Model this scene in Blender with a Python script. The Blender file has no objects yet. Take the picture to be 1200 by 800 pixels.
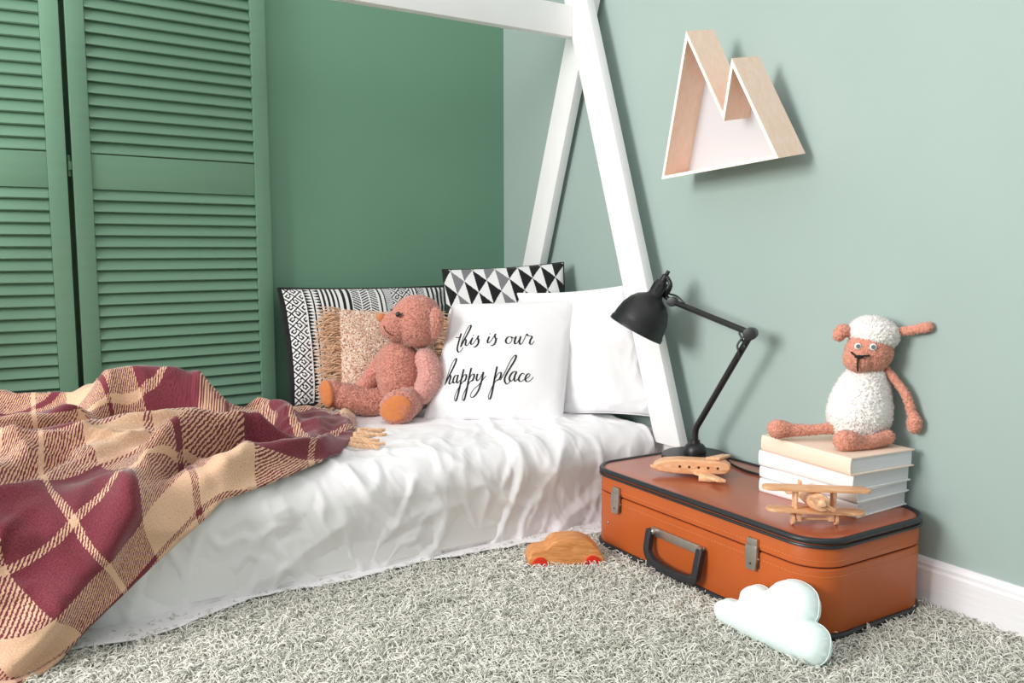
import bpy, bmesh, math, random
import numpy as np
from mathutils import Vector, Matrix, noise

rng = np.random.default_rng(7)
random.seed(7)
scn = bpy.context.scene
COL = scn.collection
PI = math.pi
RAD = math.radians

# ------------------------------------------------------------------ camera
cam = bpy.data.cameras.new('camera')
cam.sensor_width = 36.0
cam.lens = 36.0 * 997.0 / 1200.0
cam.clip_start = 0.05
cam_o = bpy.data.objects.new('camera', cam)
COL.objects.link(cam_o)
YAW, PITCH, ROLL = RAD(32.4), RAD(5.88), RAD(0.1)
_F = Vector((math.sin(YAW) * math.cos(PITCH), math.cos(YAW) * math.cos(PITCH), -math.sin(PITCH)))
_R0 = Vector((math.cos(YAW), -math.sin(YAW), 0))
_D0 = _F.cross(_R0)
_R = _R0 * math.cos(ROLL) + _D0 * math.sin(ROLL)
_D = _D0 * math.cos(ROLL) - _R0 * math.sin(ROLL)
M = Matrix((_R, -_D, -_F)).transposed().to_4x4()
M.translation = Vector((-1.778, -2.859, 0.82))
cam_o.matrix_world = M
scn.camera = cam_o

# ------------------------------------------------------------------ light
w = bpy.data.worlds.new('world')
scn.world = w
w.use_nodes = True
w.node_tree.nodes['Background'].inputs[0].default_value = (1.0, 0.95, 0.965, 1)
w.node_tree.nodes['Background'].inputs[1].default_value = 1.0


def area(name, loc, target, sx, sy, power, col=(1, 1, 1)):
    l = bpy.data.lights.new(name, 'AREA')
    l.shape = 'RECTANGLE'
    l.size, l.size_y = sx, sy
    l.energy = power
    l.color = col
    o = bpy.data.objects.new(name, l)
    COL.objects.link(o)
    o.location = loc
    d = Vector(target) - Vector(loc)
    o.rotation_euler = d.to_track_quat('-Z', 'Y').to_euler()
    return o


area('window_daylight', (-4.5, -1.35, 1.75), (0, -1.0, 0.65), 1.5, 1.5, 132, (1.0, 0.985, 0.96))

vs = scn.view_settings
vs.view_transform = 'Standard'
vs.look = 'None'
vs.gamma = 1
vs.use_curve_mapping = False
vs.exposure = 0.31


# ------------------------------------------------------------------ materials
def lin(c):
    r = []
    for v in c:
        v = v / 255.0
        r.append(v / 12.92 if v <= 0.04045 else ((v + 0.055) / 1.055) ** 2.4)
    return (r[0], r[1], r[2], 1.0)


def base_mat(name):
    m = bpy.data.materials.new(name)
    m.use_nodes = True
    nt = m.node_tree
    return m, nt, nt.nodes['Principled BSDF']


def mat(name, col, rough=0.5, metal=0.0, var=0.0, vscale=20, bump=0.0, bscale=80, sheen=0.0, coat=0.0,
        spec=0.5, stretch=None, col2=None, bdist=0.002, vor=False, sss=0.0):
    m, nt, p = base_mat(name)
    p.inputs['Roughness'].default_value = rough
    p.inputs['Metallic'].default_value = metal
    p.inputs['Specular IOR Level'].default_value = spec
    if sheen:
        p.inputs['Sheen Weight'].default_value = sheen
        p.inputs['Sheen Roughness'].default_value = 0.6
    if coat:
        p.inputs['Coat Weight'].default_value = coat
        p.inputs['Coat Roughness'].default_value = 0.15
    if sss:
        p.inputs['Subsurface Weight'].default_value = sss
        p.inputs['Subsurface Radius'].default_value = (0.02, 0.02, 0.02)
    c = lin(col)
    p.inputs['Base Color'].default_value = c
    tc = nt.nodes.new('ShaderNodeTexCoord')
    src = tc.outputs['Object']
    if stretch:
        mp = nt.nodes.new('ShaderNodeMapping')
        mp.inputs['Scale'].default_value = stretch
        nt.links.new(src, mp.inputs['Vector'])
        src = mp.outputs['Vector']
    if var or col2:
        n = nt.nodes.new('ShaderNodeTexNoise')
        n.inputs['Scale'].default_value = vscale
        n.inputs['Detail'].default_value = 4
        nt.links.new(src, n.inputs['Vector'])
        r = nt.nodes.new('ShaderNodeValToRGB')
        r.color_ramp.elements[0].position = 0.3
        r.color_ramp.elements[1].position = 0.7
        if col2:
            a, b = lin(col2), c
        else:
            a = tuple(v * (1 - var) for v in c[:3]) + (1,)
            b = tuple(min(1, v * (1 + var)) for v in c[:3]) + (1,)
        r.color_ramp.elements[0].color = a
        r.color_ramp.elements[1].color = b
        nt.links.new(n.outputs['Fac'], r.inputs['Fac'])
        nt.links.new(r.outputs['Color'], p.inputs['Base Color'])
    if bump:
        if vor:
            n = nt.nodes.new('ShaderNodeTexVoronoi')
            out = n.outputs['Distance']
        else:
            n = nt.nodes.new('ShaderNodeTexNoise')
            n.inputs['Detail'].default_value = 5
            out = n.outputs['Fac']
        n.inputs['Scale'].default_value = bscale
        nt.links.new(src, n.inputs['Vector'])
        b = nt.nodes.new('ShaderNodeBump')
        b.inputs['Strength'].default_value = bump
        b.inputs['Distance'].default_value = bdist
        if vor:
            b.invert = True
        nt.links.new(out, b.inputs['Height'])
        nt.links.new(b.outputs['Normal'], p.inputs['Normal'])
    return m


def attr_mat(name, rough=0.9, bump=0.15, bscale=600, sheen=0.2):
    m, nt, p = base_mat(name)
    p.inputs['Roughness'].default_value = rough
    p.inputs['Specular IOR Level'].default_value = 0.2
    p.inputs['Sheen Weight'].default_value = sheen
    a = nt.nodes.new('ShaderNodeAttribute')
    a.attribute_name = 'Col'
    nt.links.new(a.outputs['Color'], p.inputs['Base Color'])
    tc = nt.nodes.new('ShaderNodeTexCoord')
    n = nt.nodes.new('ShaderNodeTexNoise')
    n.inputs['Scale'].default_value = bscale
    nt.links.new(tc.outputs['Object'], n.inputs['Vector'])
    b = nt.nodes.new('ShaderNodeBump')
    b.inputs['Strength'].default_value = bump
    b.inputs['Distance'].default_value = 0.001
    nt.links.new(n.outputs['Fac'], b.inputs['Height'])
    nt.links.new(b.outputs['Normal'], p.inputs['Normal'])
    return m


def wood_mat(name, c1, c2, axis_scale=(8, 8, 1.2), scale=14, rough=0.45, bump=0.05):
    m, nt, p = base_mat(name)
    p.inputs['Roughness'].default_value = rough
    tc = nt.nodes.new('ShaderNodeTexCoord')
    mp = nt.nodes.new('ShaderNodeMapping')
    mp.inputs['Scale'].default_value = axis_scale
    n = nt.nodes.new('ShaderNodeTexNoise')
    n.inputs['Scale'].default_value = scale
    n.inputs['Detail'].default_value = 6
    n.inputs['Distortion'].default_value = 0.6
    r = nt.nodes.new('ShaderNodeValToRGB')
    r.color_ramp.elements[0].position = 0.32
    r.color_ramp.elements[1].position = 0.66
    r.color_ramp.elements[0].color = lin(c1)
    r.color_ramp.elements[1].color = lin(c2)
    b = nt.nodes.new('ShaderNodeBump')
    b.inputs['Strength'].default_value = bump
    b.inputs['Distance'].default_value = 0.001
    L = nt.links.new
    L(tc.outputs['Object'], mp.inputs['Vector'])
    L(mp.outputs['Vector'], n.inputs['Vector'])
    L(n.outputs['Fac'], r.inputs['Fac'])
    L(r.outputs['Color'], p.inputs['Base Color'])
    L(n.outputs['Fac'], b.inputs['Height'])
    L(b.outputs['Normal'], p.inputs['Normal'])
    return m


MT = {}
MT['wall_right'] = mat('green_wall_paint_lit', (163, 181, 176), 0.55, var=0.02, vscale=3, bump=0.06, bscale=220)  # same green paint as the back wall, window light painted in as paler colour
MT['wall_back'] = mat('green_wall_paint_shaded', (110, 153, 128), 0.6, var=0.02, vscale=3, bump=0.06, bscale=220)  # same paint as the right wall, grazing-light shade put into the darker colour
MT['shutter'] = mat('green_painted_wood', (107, 145, 121), 0.5, var=0.03, vscale=6, bump=0.08, bscale=30, stretch=(1, 1, 8))
MT['floor'] = wood_mat('oak_floor', (120, 92, 66), (160, 128, 96), (1, 9, 1), 8)
MT['base'] = mat('white_baseboard', (236, 235, 238), 0.5, var=0.03, vscale=8, stretch=(1, 1.2, 22), bump=0.1, bscale=10)
MT['white_paint'] = mat('white_painted_wood', (244, 243, 243), 0.5, var=0.015, vscale=10, bump=0.04, bscale=40)
MT['sheet'] = mat('white_cotton_sheet', (243, 241, 243), 0.85, bump=0.05, bscale=900, sheen=0.15, bdist=0.0006)
MT['mattress'] = mat('mattress_ticking', (235, 233, 228), 0.9)
MT['pillow_white'] = mat('white_pillowcase', (245, 244, 246), 0.85, bump=0.05, bscale=900, sheen=0.1, bdist=0.0006)
MT['ink'] = mat('black_ink', (22, 22, 24), 0.8)
MT['black'] = mat('black_satin_metal', (27, 27, 29), 0.42, bump=0.05, bscale=500, bdist=0.0004)
MT['black_rubber'] = mat('black_plastic_trim', (38, 40, 44), 0.4, bump=0.12, bscale=160)
MT['leather'] = mat('tan_leatherette', (188, 91, 37), 0.42, var=0.06, vscale=7, bump=0.12, bscale=420, bdist=0.0006)
MT['leather_top'] = mat('brown_leatherette_top', (168, 88, 58), 0.3, var=0.06, vscale=6, bump=0.06, bscale=380, bdist=0.0005, coat=0.25)
MT['seam'] = mat('dark_red_seam', (84, 30, 18), 0.6)
MT['thread'] = mat('tan_thread', (214, 132, 84), 0.7)
MT['steel'] = mat('brushed_nickel', (188, 182, 176), 0.34, metal=0.9, var=0.08, vscale=60, bump=0.08, bscale=220)
MT['steel_dark'] = mat('dark_metal', (96, 92, 90), 0.4, metal=0.8)
MT['toywood'] = wood_mat('toy_beech', (216, 152, 104), (238, 188, 146), (2, 9, 9), 16)
MT['toywood2'] = wood_mat('toy_pine', (228, 168, 122), (243, 202, 164), (9, 2, 9), 16)
MT['carwood'] = wood_mat('car_wood', (196, 122, 62), (226, 160, 100), (2, 9, 9), 14)
MT['red'] = mat('red_wheel_paint', (214, 46, 26), 0.35)
MT['hole'] = mat('dark_drilled_hole', (84, 44, 22), 0.8)
MT['cream_cover'] = mat('cream_book_cover', (247, 224, 204), 0.55, var=0.02, vscale=10)
MT['white_cover'] = mat('white_book_cover', (247, 246, 247), 0.5)
MT['pages'] = mat('book_pages', (226, 226, 232), 0.8, var=0.08, vscale=5, stretch=(1, 1, 420))
MT['fleece'] = mat('rose_fleece', (205, 136, 118), 0.95, var=0.34, vscale=190, sheen=0.5)
MT['fleece2'] = mat('pale_rose_fleece', (216, 156, 146), 0.95, var=0.26, vscale=190, sheen=0.5)
MT['suede'] = mat('orange_suede', (208, 122, 64), 0.85, var=0.08, vscale=90, sheen=0.3)
MT['bead'] = mat('black_bead', (18, 18, 20), 0.12, coat=0.6)
MT['crochet'] = mat('dusty_rose_yarn', (214, 146, 124), 0.9, var=0.30, vscale=240, sheen=0.3)
MT['wool'] = mat('white_fluffy_wool', (246, 240, 236), 0.95, var=0.05, vscale=160, sheen=0.5)
MT['eye_white'] = mat('eye_white_plastic', (240, 240, 240), 0.15, coat=0.5)
MT['eye_grey'] = mat('eye_grey_pupil', (112, 116, 124), 0.2)
MT['cloud'] = mat('pale_mint_cotton', (233, 249, 247), 0.85, bump=0.05, bscale=700, sheen=0.15, bdist=0.0006)
MT['ply'] = wood_mat('birch_plywood', (246, 214, 192), (251, 224, 206), (9, 9, 1.5), 10, rough=0.6, bump=0.02)
MT['ply_edge'] = mat('pale_cut_edge', (252, 245, 234), 0.6)
MT['shelf_back'] = mat('white_back_panel', (214, 213, 218), 0.7)
MT['boucle'] = attr_mat('tan_boucle_weave')
MT['print'] = attr_mat('printed_cotton', bump=0.1)
MT['fringe'] = mat('tan_cotton_fringe', (228, 188, 154), 0.9, var=0.22, vscale=60, sheen=0.2)
MT['tassel'] = mat('peach_wool_tassel', (236, 190, 150), 0.95, var=0.12, vscale=120, sheen=0.3)
MT['blanket_tan'] = mat('tan_wool', (224, 178, 132), 0.95, var=0.08, vscale=200, bump=0.3, bscale=300, sheen=0.4)
MT['rug_base'] = mat('rug_backing', (186, 186, 174), 0.95)


# ------------------------------------------------------------------ geometry helpers
class G:
    def __init__(s):
        s.v, s.f, s.mi = [], [], []

    def add(s, verts, faces, mi=0):
        o = len(s.v)
        s.v.extend([tuple(map(float, q)) for q in verts])
        for f in faces:
            s.f.append(tuple(i + o for i in f))
            s.mi.append(mi)
        return s

    def box(s, a, b, mi=0, xf=None):
        x0, y0, z0 = a
        x1, y1, z1 = b
        v = [(x0, y0, z0), (x1, y0, z0), (x1, y1, z0), (x0, y1, z0), (x0, y0, z1), (x1, y0, z1), (x1, y1, z1), (x0, y1, z1)]
        if xf is not None:
            v = [xf @ Vector(q) for q in v]
        return s.add(v, [(3, 2, 1, 0), (4, 5, 6, 7), (0, 1, 5, 4), (1, 2, 6, 5), (2, 3, 7, 6), (3, 0, 4, 7)], mi)

    def tube(s, pts, radii, n=12, mi=0, cap=True, sub=0, flat=None):
        P = [Vector(q) for q in pts]
        if not hasattr(radii, '__len__'):
            radii = [radii] * len(P)
        R_ = list(radii)
        if sub:
            P, R_ = smooth_path(P, R_, sub)
        t0 = (P[1] - P[0]).normalized()
        ref = Vector((0, 0, 1)) if abs(t0.z) < 0.9 else Vector((1, 0, 0))
        nrm = (ref - t0 * ref.dot(t0)).normalized()
        v, f = [], []
        for i, q in enumerate(P):
            t = (P[min(i + 1, len(P) - 1)] - P[max(i - 1, 0)]).normalized()
            nrm = (nrm - t * nrm.dot(t)).normalized()
            bn = t.cross(nrm)
            for k in range(n):
                a = 2 * PI * k / n
                ca, sa = math.cos(a), math.sin(a)
                if flat:
                    ca *= flat[0]
                    sa *= flat[1]
                v.append(q + nrm * (ca * R_[i]) + bn * (sa * R_[i]))
        for i in range(len(P) - 1):
            for k in range(n):
                k2 = (k + 1) % n
                f.append((i * n + k, i * n + k2, (i + 1) * n + k2, (i + 1) * n + k))
        if cap:
            f.append(tuple(range(n - 1, -1, -1)))
            e = (len(P) - 1) * n
            f.append(tuple(e + k for k in range(n)))
        return s.add(v, f, mi)

    def lathe(s, prof, n=32, mi=0, xf=None, cap=True):
        v, f = [], []
        for (r, z) in prof:
            for k in range(n):
                a = 2 * PI * k / n
                v.append(Vector((r * math.cos(a), r * math.sin(a), z)))
        if xf is not None:
            v = [xf @ q for q in v]
        m = len(prof)
        for i in range(m - 1):
            for k in range(n):
                k2 = (k + 1) % n
                f.append((i * n + k, i * n + k2, (i + 1) * n + k2, (i + 1) * n + k))
        if cap:
            f.append(tuple(range(n - 1, -1, -1)))
            f.append(tuple((m - 1) * n + k for k in range(n)))
        return s.add(v, f, mi)

    def ball(s, c, r, n=20, mi=0, xf=None):
        if not hasattr(r, '__len__'):
            r = (r, r, r)
        v, f = [], []
        h = max(6, n // 2)
        for i in range(1, h):
            th = PI * i / h
            for k in range(n):
                a = 2 * PI * k / n
                v.append(Vector((r[0] * math.sin(th) * math.cos(a), r[1] * math.sin(th) * math.sin(a), r[2] * math.cos(th))))
        v += [Vector((0, 0, r[2])), Vector((0, 0, -r[2]))]
        T, B = len(v) - 2, len(v) - 1
        for i in range(h - 2):
            for k in range(n):
                k2 = (k + 1) % n
                f.append((i * n + k, (i + 1) * n + k, (i + 1) * n + k2, i * n + k2))
        for k in range(n):
            k2 = (k + 1) % n
            f.append((T, k, k2))
            f.append((B, (h - 2) * n + k2, (h - 2) * n + k))
        if xf is not None:
            v = [xf @ q for q in v]
        c = Vector(c)
        return s.add([q + c for q in v], f, mi)

    def prism(s, outline, d0, d1, mi=0, xf=None):
        """outline: CCW (x,z) pairs, extruded along local y from d0 to d1"""
        n = len(outline)
        v = [Vector((x, d0, z)) for x, z in outline] + [Vector((x, d1, z)) for x, z in outline]
        if xf is not None:
            v = [xf @ q for q in v]
        f = [tuple(range(n)), tuple(range(2 * n - 1, n - 1, -1))]
        for i in range(n):
            j = (i + 1) % n
            f.append((i, i + n, j + n, j))
        return s.add(v, f, mi)

    def rect_sweep(s, pts, w_, h_, up, mi=0, closed=False):
        """rectangular bar along pts; up = direction of h"""
        P = [Vector(q) for q in pts]
        U = Vector(up).normalized()
        v, f = [], []
        m = len(P)
        for i, q in enumerate(P):
            if closed:
                a = (P[i] - P[i - 1]).normalized()
                b = (P[(i + 1) % m] - P[i]).normalized()
            else:
                a = (P[i] - P[max(i - 1, 0)]).normalized() if i else (P[1] - P[0]).normalized()
                b = (P[min(i + 1, m - 1)] - P[i]).normalized() if i < m - 1 else a
            t = (a + b).normalized()
            sd = t.cross(U).normalized()
            k = 1 / max(0.4, t.dot(a))
            for (x, y) in ((-1, -1), (1, -1), (1, 1), (-1, 1)):
                v.append(q + sd * (x * w_ / 2 * k) + U * (y * h_ / 2))
        rngm = m if closed else m - 1
        for i in range(rngm):
            j = (i + 1) % m
            for k in range(4):
                k2 = (k + 1) % 4
                f.append((i * 4 + k, i * 4 + k2, j * 4 + k2, j * 4 + k))
        if not closed:
            f.append((3, 2, 1, 0))
            e = (m - 1) * 4
            f.append((e, e + 1, e + 2, e + 3))
        return s.add(v, f, mi)

    def build(s, name, mats, parent=None, bevel=0.0, seg=2, smooth=True, ang=38, loc=None, rot=None):
        me = bpy.data.meshes.new(name)
        me.from_pydata(s.v, [], s.f)
        if not isinstance(mats, (list, tuple)):
            mats = [mats]
        for m_ in mats:
            me.materials.append(m_)
        if len(mats) > 1:
            me.polygons.foreach_set('material_index', s.mi)
        bm = bmesh.new()
        bm.from_mesh(me)
        if bevel:
            bmesh.ops.remove_doubles(bm, verts=bm.verts, dist=1e-6)
            ed = [e for e in bm.edges if len(e.link_faces) == 2 and e.calc_face_angle(0) > RAD(30)]
            bmesh.ops.bevel(bm, geom=ed, offset=bevel, segments=seg, affect='EDGES', profile=0.6, clamp_overlap=True)
        bmesh.ops.recalc_face_normals(bm, faces=bm.faces)
        bm.to_mesh(me)
        bm.free()
        if smooth:
            me.polygons.foreach_set('use_smooth', [True] * len(me.polygons))
            me.set_sharp_from_angle(angle=RAD(ang))
        o = bpy.data.objects.new(name, me)
        COL.objects.link(o)
        if parent is not None:
            o.parent = parent
        if loc is not None:
            o.location = loc
        if rot is not None:
            o.rotation_euler = rot
        return o


def smooth_path(P, R_, sub):
    out, rr = [], []
    n = len(P)
    for i in range(n - 1):
        p0, p1, p2, p3 = P[max(i - 1, 0)], P[i], P[i + 1], P[min(i + 2, n - 1)]
        for k in range(sub):
            t = k / sub
            q = 0.5 * ((2 * p1) + (p2 - p0) * t + (2 * p0 - 5 * p1 + 4 * p2 - p3) * t * t + (3 * p1 - p0 - 3 * p2 + p3) * t ** 3)
            out.append(q)
            rr.append(R_[i] * (1 - t) + R_[i + 1] * t)
    out.append(P[-1])
    rr.append(R_[-1])
    return out, rr


def raw_mesh(name, verts, faces, mats, parent=None, smooth=True):
    me = bpy.data.meshes.new(name)
    me.from_pydata([tuple(map(float, q)) for q in verts], [], [tuple(f) for f in faces])
    if not isinstance(mats, (list, tuple)):
        mats = [mats]
    for m_ in mats:
        me.materials.append(m_)
    if smooth:
        me.polygons.foreach_set('use_smooth', [True] * len(me.polygons))
    o = bpy.data.objects.new(name, me)
    COL.objects.link(o)
    if parent is not None:
        o.parent = parent
    return o


def thing(name, label, cat, loc=(0, 0, 0), rz=0.0, group=None):
    o = bpy.data.objects.new(name, None)
    o.empty_display_size = 0.05
    COL.objects.link(o)
    o.location = loc
    o.rotation_euler = (0, 0, rz)
    o['label'] = label
    o['category'] = cat
    if group:
        o['group'] = group
    return o


def tag(o, label, cat, group=None):
    o['label'] = label
    o['category'] = cat
    if group:
        o['group'] = group
    return o


def struct(o, label, cat):
    o['kind'] = 'structure'
    o['label'] = label
    o['category'] = cat
    return o


def aim(loc, direction):
    """matrix whose local +z points along direction"""
    q = Vector(direction).normalized().to_track_quat('Z', 'Y')
    m_ = q.to_matrix().to_4x4()
    m_.translation = Vector(loc)
    return m_


def ridged(x, y, z=0.0):
    return 1 - min(1, abs(noise.noise(Vector((x, y, z)))) * 2.2)


# ------------------------------------------------------------------ room shell
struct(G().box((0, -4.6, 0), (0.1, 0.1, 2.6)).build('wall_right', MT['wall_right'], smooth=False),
       'green wall beside the bed, painted in its lit tone', 'wall')
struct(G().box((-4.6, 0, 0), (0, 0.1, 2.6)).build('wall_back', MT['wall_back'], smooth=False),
       'green wall behind the louvred screen, painted in its shaded tone', 'wall')
struct(G().box((-4.6, -4.6, -0.1), (0.0, 0.0, 0)).build('floor', MT['floor'], smooth=False),
       'wooden floor under the shaggy rug', 'floor')
g = G()
g.box((-4.7, -4.6, 0), (-4.6, 0.1, 0.95)).box((-4.7, -4.6, 2.5), (-4.6, 0.1, 2.6)).box((-4.7, -4.6, 0.95), (-4.6, -2.15, 2.5)).box((-4.7, -0.55, 0.95), (-4.6, 0.1, 2.5))
struct(g.build('wall_left', MT['wall_right'], smooth=False), 'green wall with the window that lights the room', 'wall')
struct(G().box((-4.7, -4.7, 0), (0.1, -4.6, 2.6)).build('wall_front', MT['wall_right'], smooth=False), 'green wall facing the bed across the room', 'wall')
g = G()
for (ya, yb, za, zb) in ((-2.15, -2.09, 0.95, 2.5), (-0.61, -0.55, 0.95, 2.5), (-2.09, -0.61, 0.95, 1.01), (-2.09, -0.61, 2.44, 2.5), (-1.375, -1.325, 1.01, 2.44)):
    g.box((-4.68, ya, za), (-4.62, yb, zb))
struct(g.build('window_1', MT['white_paint'], bevel=0.003), 'white framed window opposite the right wall', 'window')
g = G()
prof = [(0, 0), (-0.016, 0), (-0.016, 0.118), (-0.013, 0.124), (-0.013, 0.131), (-0.009, 0.138), (-0.004, 0.142), (0, 0.142)]
n = len(prof)
v = [(x, -4.6, z) for x, z in prof] + [(x, -0.0, z) for x, z in prof]
g.add(v, [tuple(range(n)), tuple(range(2 * n - 1, n - 1, -1))] + [(i, (i + 1) % n, (i + 1) % n + n, i + n) for i in range(n)])
struct(g.build('baseboard_right', MT['base'], smooth=False), 'white wood grained baseboard along the right wall', 'baseboard')
g = G()
v = [(-4.6, x, z) for x, z in prof] + [(-0.016, x, z) for x, z in prof]
g.add(v, [tuple(range(n)), tuple(range(2 * n - 1, n - 1, -1))] + [(i, (i + 1) % n, (i + 1) % n + n, i + n) for i in range(n)])
struct(g.build('baseboard_back', MT['base'], smooth=False), 'white baseboard along the back wall', 'baseboard')

# ------------------------------------------------------------------ folding louvred screen
screen = thing('folding_screen', 'green louvred folding screen standing between bed and wall', 'screen', (-1.517, -0.09, 0.0))
SCR_H = 1.86
slat_me = {}


def make_panel(p0, ang, width, sgn, hinge_side):
    """panel of width running from the hinge in direction sgn*x rotated by ang"""
    pan = bpy.data.objects.new('panel', None)
    COL.objects.link(pan)
    pan.parent = screen
    pan.location = p0
    pan.rotation_euler = (0, 0, ang)
    T = 0.026
    sw = 0.049
    x0, x1 = (0.005, width) if sgn > 0 else (-width, -0.005)
    for a in (x0, x1 - sw):
        G().box((a, 0, 0), (a + sw, T, SCR_H)).build('stile', MT['shutter'], pan, bevel=0.002)
    rails = [(0.02, 0.13), (1.010, 1.111), (SCR_H - 0.10, SCR_H)]
    for za, zb in rails:
        G().box((x0 + sw, 0.004, za), (x1 - sw, T - 0.004, zb)).build('rail', MT['shutter'], pan, bevel=0.002)
    L = x1 - x0 - 2 * sw
    key = round(L, 4)
    pitch = 0.0342
    for za, zb in ((0.13, 1.010), (1.111, SCR_H - 0.10)):
        z = zb - 0.004 if za < 0.5 else za + 0.004
        k = 0
        while True:
            zz = zb - 0.012 - k * pitch if za < 0.5 else za + 0.022 + k * pitch
            if zz < za + 0.012 or zz > zb - 0.008:
                break
            if key not in slat_me:
                xf = Matrix.Rotation(RAD(-26), 4, 'X')
                sl = G().box((-L / 2, -0.0035, -0.0215), (L / 2, 0.0035, 0.0215), xf=xf).build('slat', MT['shutter'], pan, bevel=0.0012, seg=1)
                slat_me[key] = sl.data
            else:
                sl = bpy.data.objects.new('slat', slat_me[key])
                COL.objects.link(sl)
                sl.parent = pan
            sl.location = ((x0 + x1) / 2, T / 2, zz)
            k += 1
    return pan


make_panel((0, 0, 0), RAD(4.6), 0.588, 1, 0)
make_panel((-0.006, 0, 0), RAD(-5.5), 0.588, -1, 1)
for z in (0.3, 1.075, 1.65):
    g = G()
    g.tube([(-0.003, 0.022, z - 0.03), (-0.003, 0.022, z + 0.03)], 0.005, 10)
    g.box((-0.03, 0.026, z - 0.03), (0.026, 0.0285, z + 0.03))
    g.box((-0.0065, 0.010, z - 0.012), (0.0035, 0.022, z + 0.012))
    g.build('hinge', MT['shutter'], screen)

# ------------------------------------------------------------------ bed
bed = thing('house_bed', 'white wooden house bed with crossed end legs and ridge beam', 'bed', (0, 0, 0))


def leg_board(xa, xb, y_of_z, z0, z1, width, name='leg'):
    ang_k = (y_of_z(1.0) - y_of_z(0.0))
    hw = width / 2 * math.sqrt(1 + ang_k ** 2)
    g = G()
    v = []
    for x in (xa, xb):
        for (z, s_) in ((z0, -1), (z0, 1), (z1, 1), (z1, -1)):
            v.append((x, y_of_z(z) + s_ * hw, z))
    g.add(v, [(3, 2, 1, 0), (4, 5, 6, 7), (0, 1, 5, 4), (1, 2, 6, 5), (2, 3, 7, 6), (3, 0, 4, 7)])
    return g.build(name, MT['white_paint'], bed, bevel=0.003)


near = lambda z: -0.8515 + 0.34 * (z - 0.812)
far = lambda z: -0.268 - 0.35 * (z - 0.778)
leg_board(-0.085, -0.052, near, 0.262, 1.78, 0.104)
leg_board(-0.052, -0.019, far, 0.16, 1.78, 0.104)
leg_board(-2.045, -2.012, near, 0.0, 1.78, 0.104)
leg_board(-2.078, -2.045, far, 0.16, 1.78, 0.104)
G().box((-2.012, -0.562, 1.520), (-0.085, -0.527, 1.618)).build('ridge_beam', MT['white_paint'], bed, bevel=0.003)
G().box((-0.0515, -1.045, 0.18), (-0.0195, -0.02, 0.285)).build('end_rail', MT['white_paint'], bed, bevel=0.003)
G().box((-2.0445, -1.045, 0.18), (-2.0125, -0.16, 0.285)).build('end_rail', MT['white_paint'], bed, bevel=0.003)
G().box((-2.012, -0.965, 0.06), (-0.0515, -0.935, 0.235)).build('side_rail', MT['white_paint'], bed, bevel=0.003)
G().box((-2.012, -0.19, 0.06), (-0.0515, -0.16, 0.235)).build('side_rail', MT['white_paint'], bed, bevel=0.003)
for x in (-0.12, -1.05, -1.95):
    for y in (-0.91, -0.215):
        G().box((x - 0.03, y - 0.024, 0), (x + 0.03, y + 0.024, 0.235)).build('foot', MT['white_paint'], bed, bevel=0.003)

mattress = G().box((-1.99, -0.95, 0.13), (-0.105, -0.135, 0.285)).build('mattress', MT['mattress'], None, bevel=0.03, seg=4)
tag(mattress, 'low mattress under the crumpled white sheet', 'mattress')


# ---- sheet: over the top and down the front to the rug
def sheet_profile(t, x):
    """t = distance from the back edge over the top and down the front; returns y, z, ny, nz"""
    top_end, r = 0.90, 0.075
    th_m = RAD(92)
    if t < top_end:
        return -t, 0.302 + 0.012 * math.sin(PI * min(1, t / 0.95)), 0, 1
    u = t - top_end
    if u < r * th_m:
        th = u / r
        return -top_end - r * math.sin(th), 0.302 + 0.012 * math.sin(PI * t / 0.95) * (1 - th / th_m) - r * (1 - math.cos(th)), -math.sin(th), math.cos(th)
    u -= r * th_m
    y = -top_end - r * math.sin(th_m)
    z = 0.302 - r * (1 - math.cos(th_m))
    if u < 0.185:
        return y + 0.02 * math.sin(u / 0.185 * PI / 2), z - u, -1, 0.05
    w_ = u - 0.185
    k = min(1, w_ / 0.03)
    wav = 0.5 + 0.5 * math.sin(x * 8.0 + 2.0 * math.sin(x * 3.1))
    return y + 0.02 - w_ * (0.35 + 0.55 * wav), z - 0.185 - 0.008 * k - w_ * (0.45 - 0.40 * wav), -0.7, 0.7


def sheet_wrinkle(x, t):
    fr = max(0.0, min(1.0, (t - 0.55) / 0.4))
    wx = x + 0.05 * noise.noise(Vector((x * 3, t * 3, 4)))
    wt = t + 0.05 * noise.noise(Vector((x * 3, t * 3, 9)))
    d = 0.006 * noise.noise(Vector((wx * 4, wt * 4, 1)))
    a = ridged(wx * 5 + wt * 4.4, wt * 2.0 - wx * 0.8, 3.1)
    b = ridged(wx * 4.0 - wt * 4.0, wt * 3.6 + wx * 1.4, 7.7)
    c = ridged(wx * 15 + wt * 4, wt * 9 - wx * 6, 5.5)
    e = ridged(wx * 26 - wt * 9, wt * 20 + wx * 4, 1.5)
    d += (0.003 + 0.011 * fr) * max(0, a - 0.58) / 0.42 * (0.5 + 0.5 * noise.noise(Vector((x * 3, t * 2, 20))) + 0.3)
    d += (0.003 + 0.006 * fr) * max(0, b - 0.5) / 0.5
    d += (0.002 + 0.0038 * fr) * max(0, c - 0.4) / 0.6
    d += (0.0008 + 0.0018 * fr) * max(0, e - 0.3)
    return d


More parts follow.
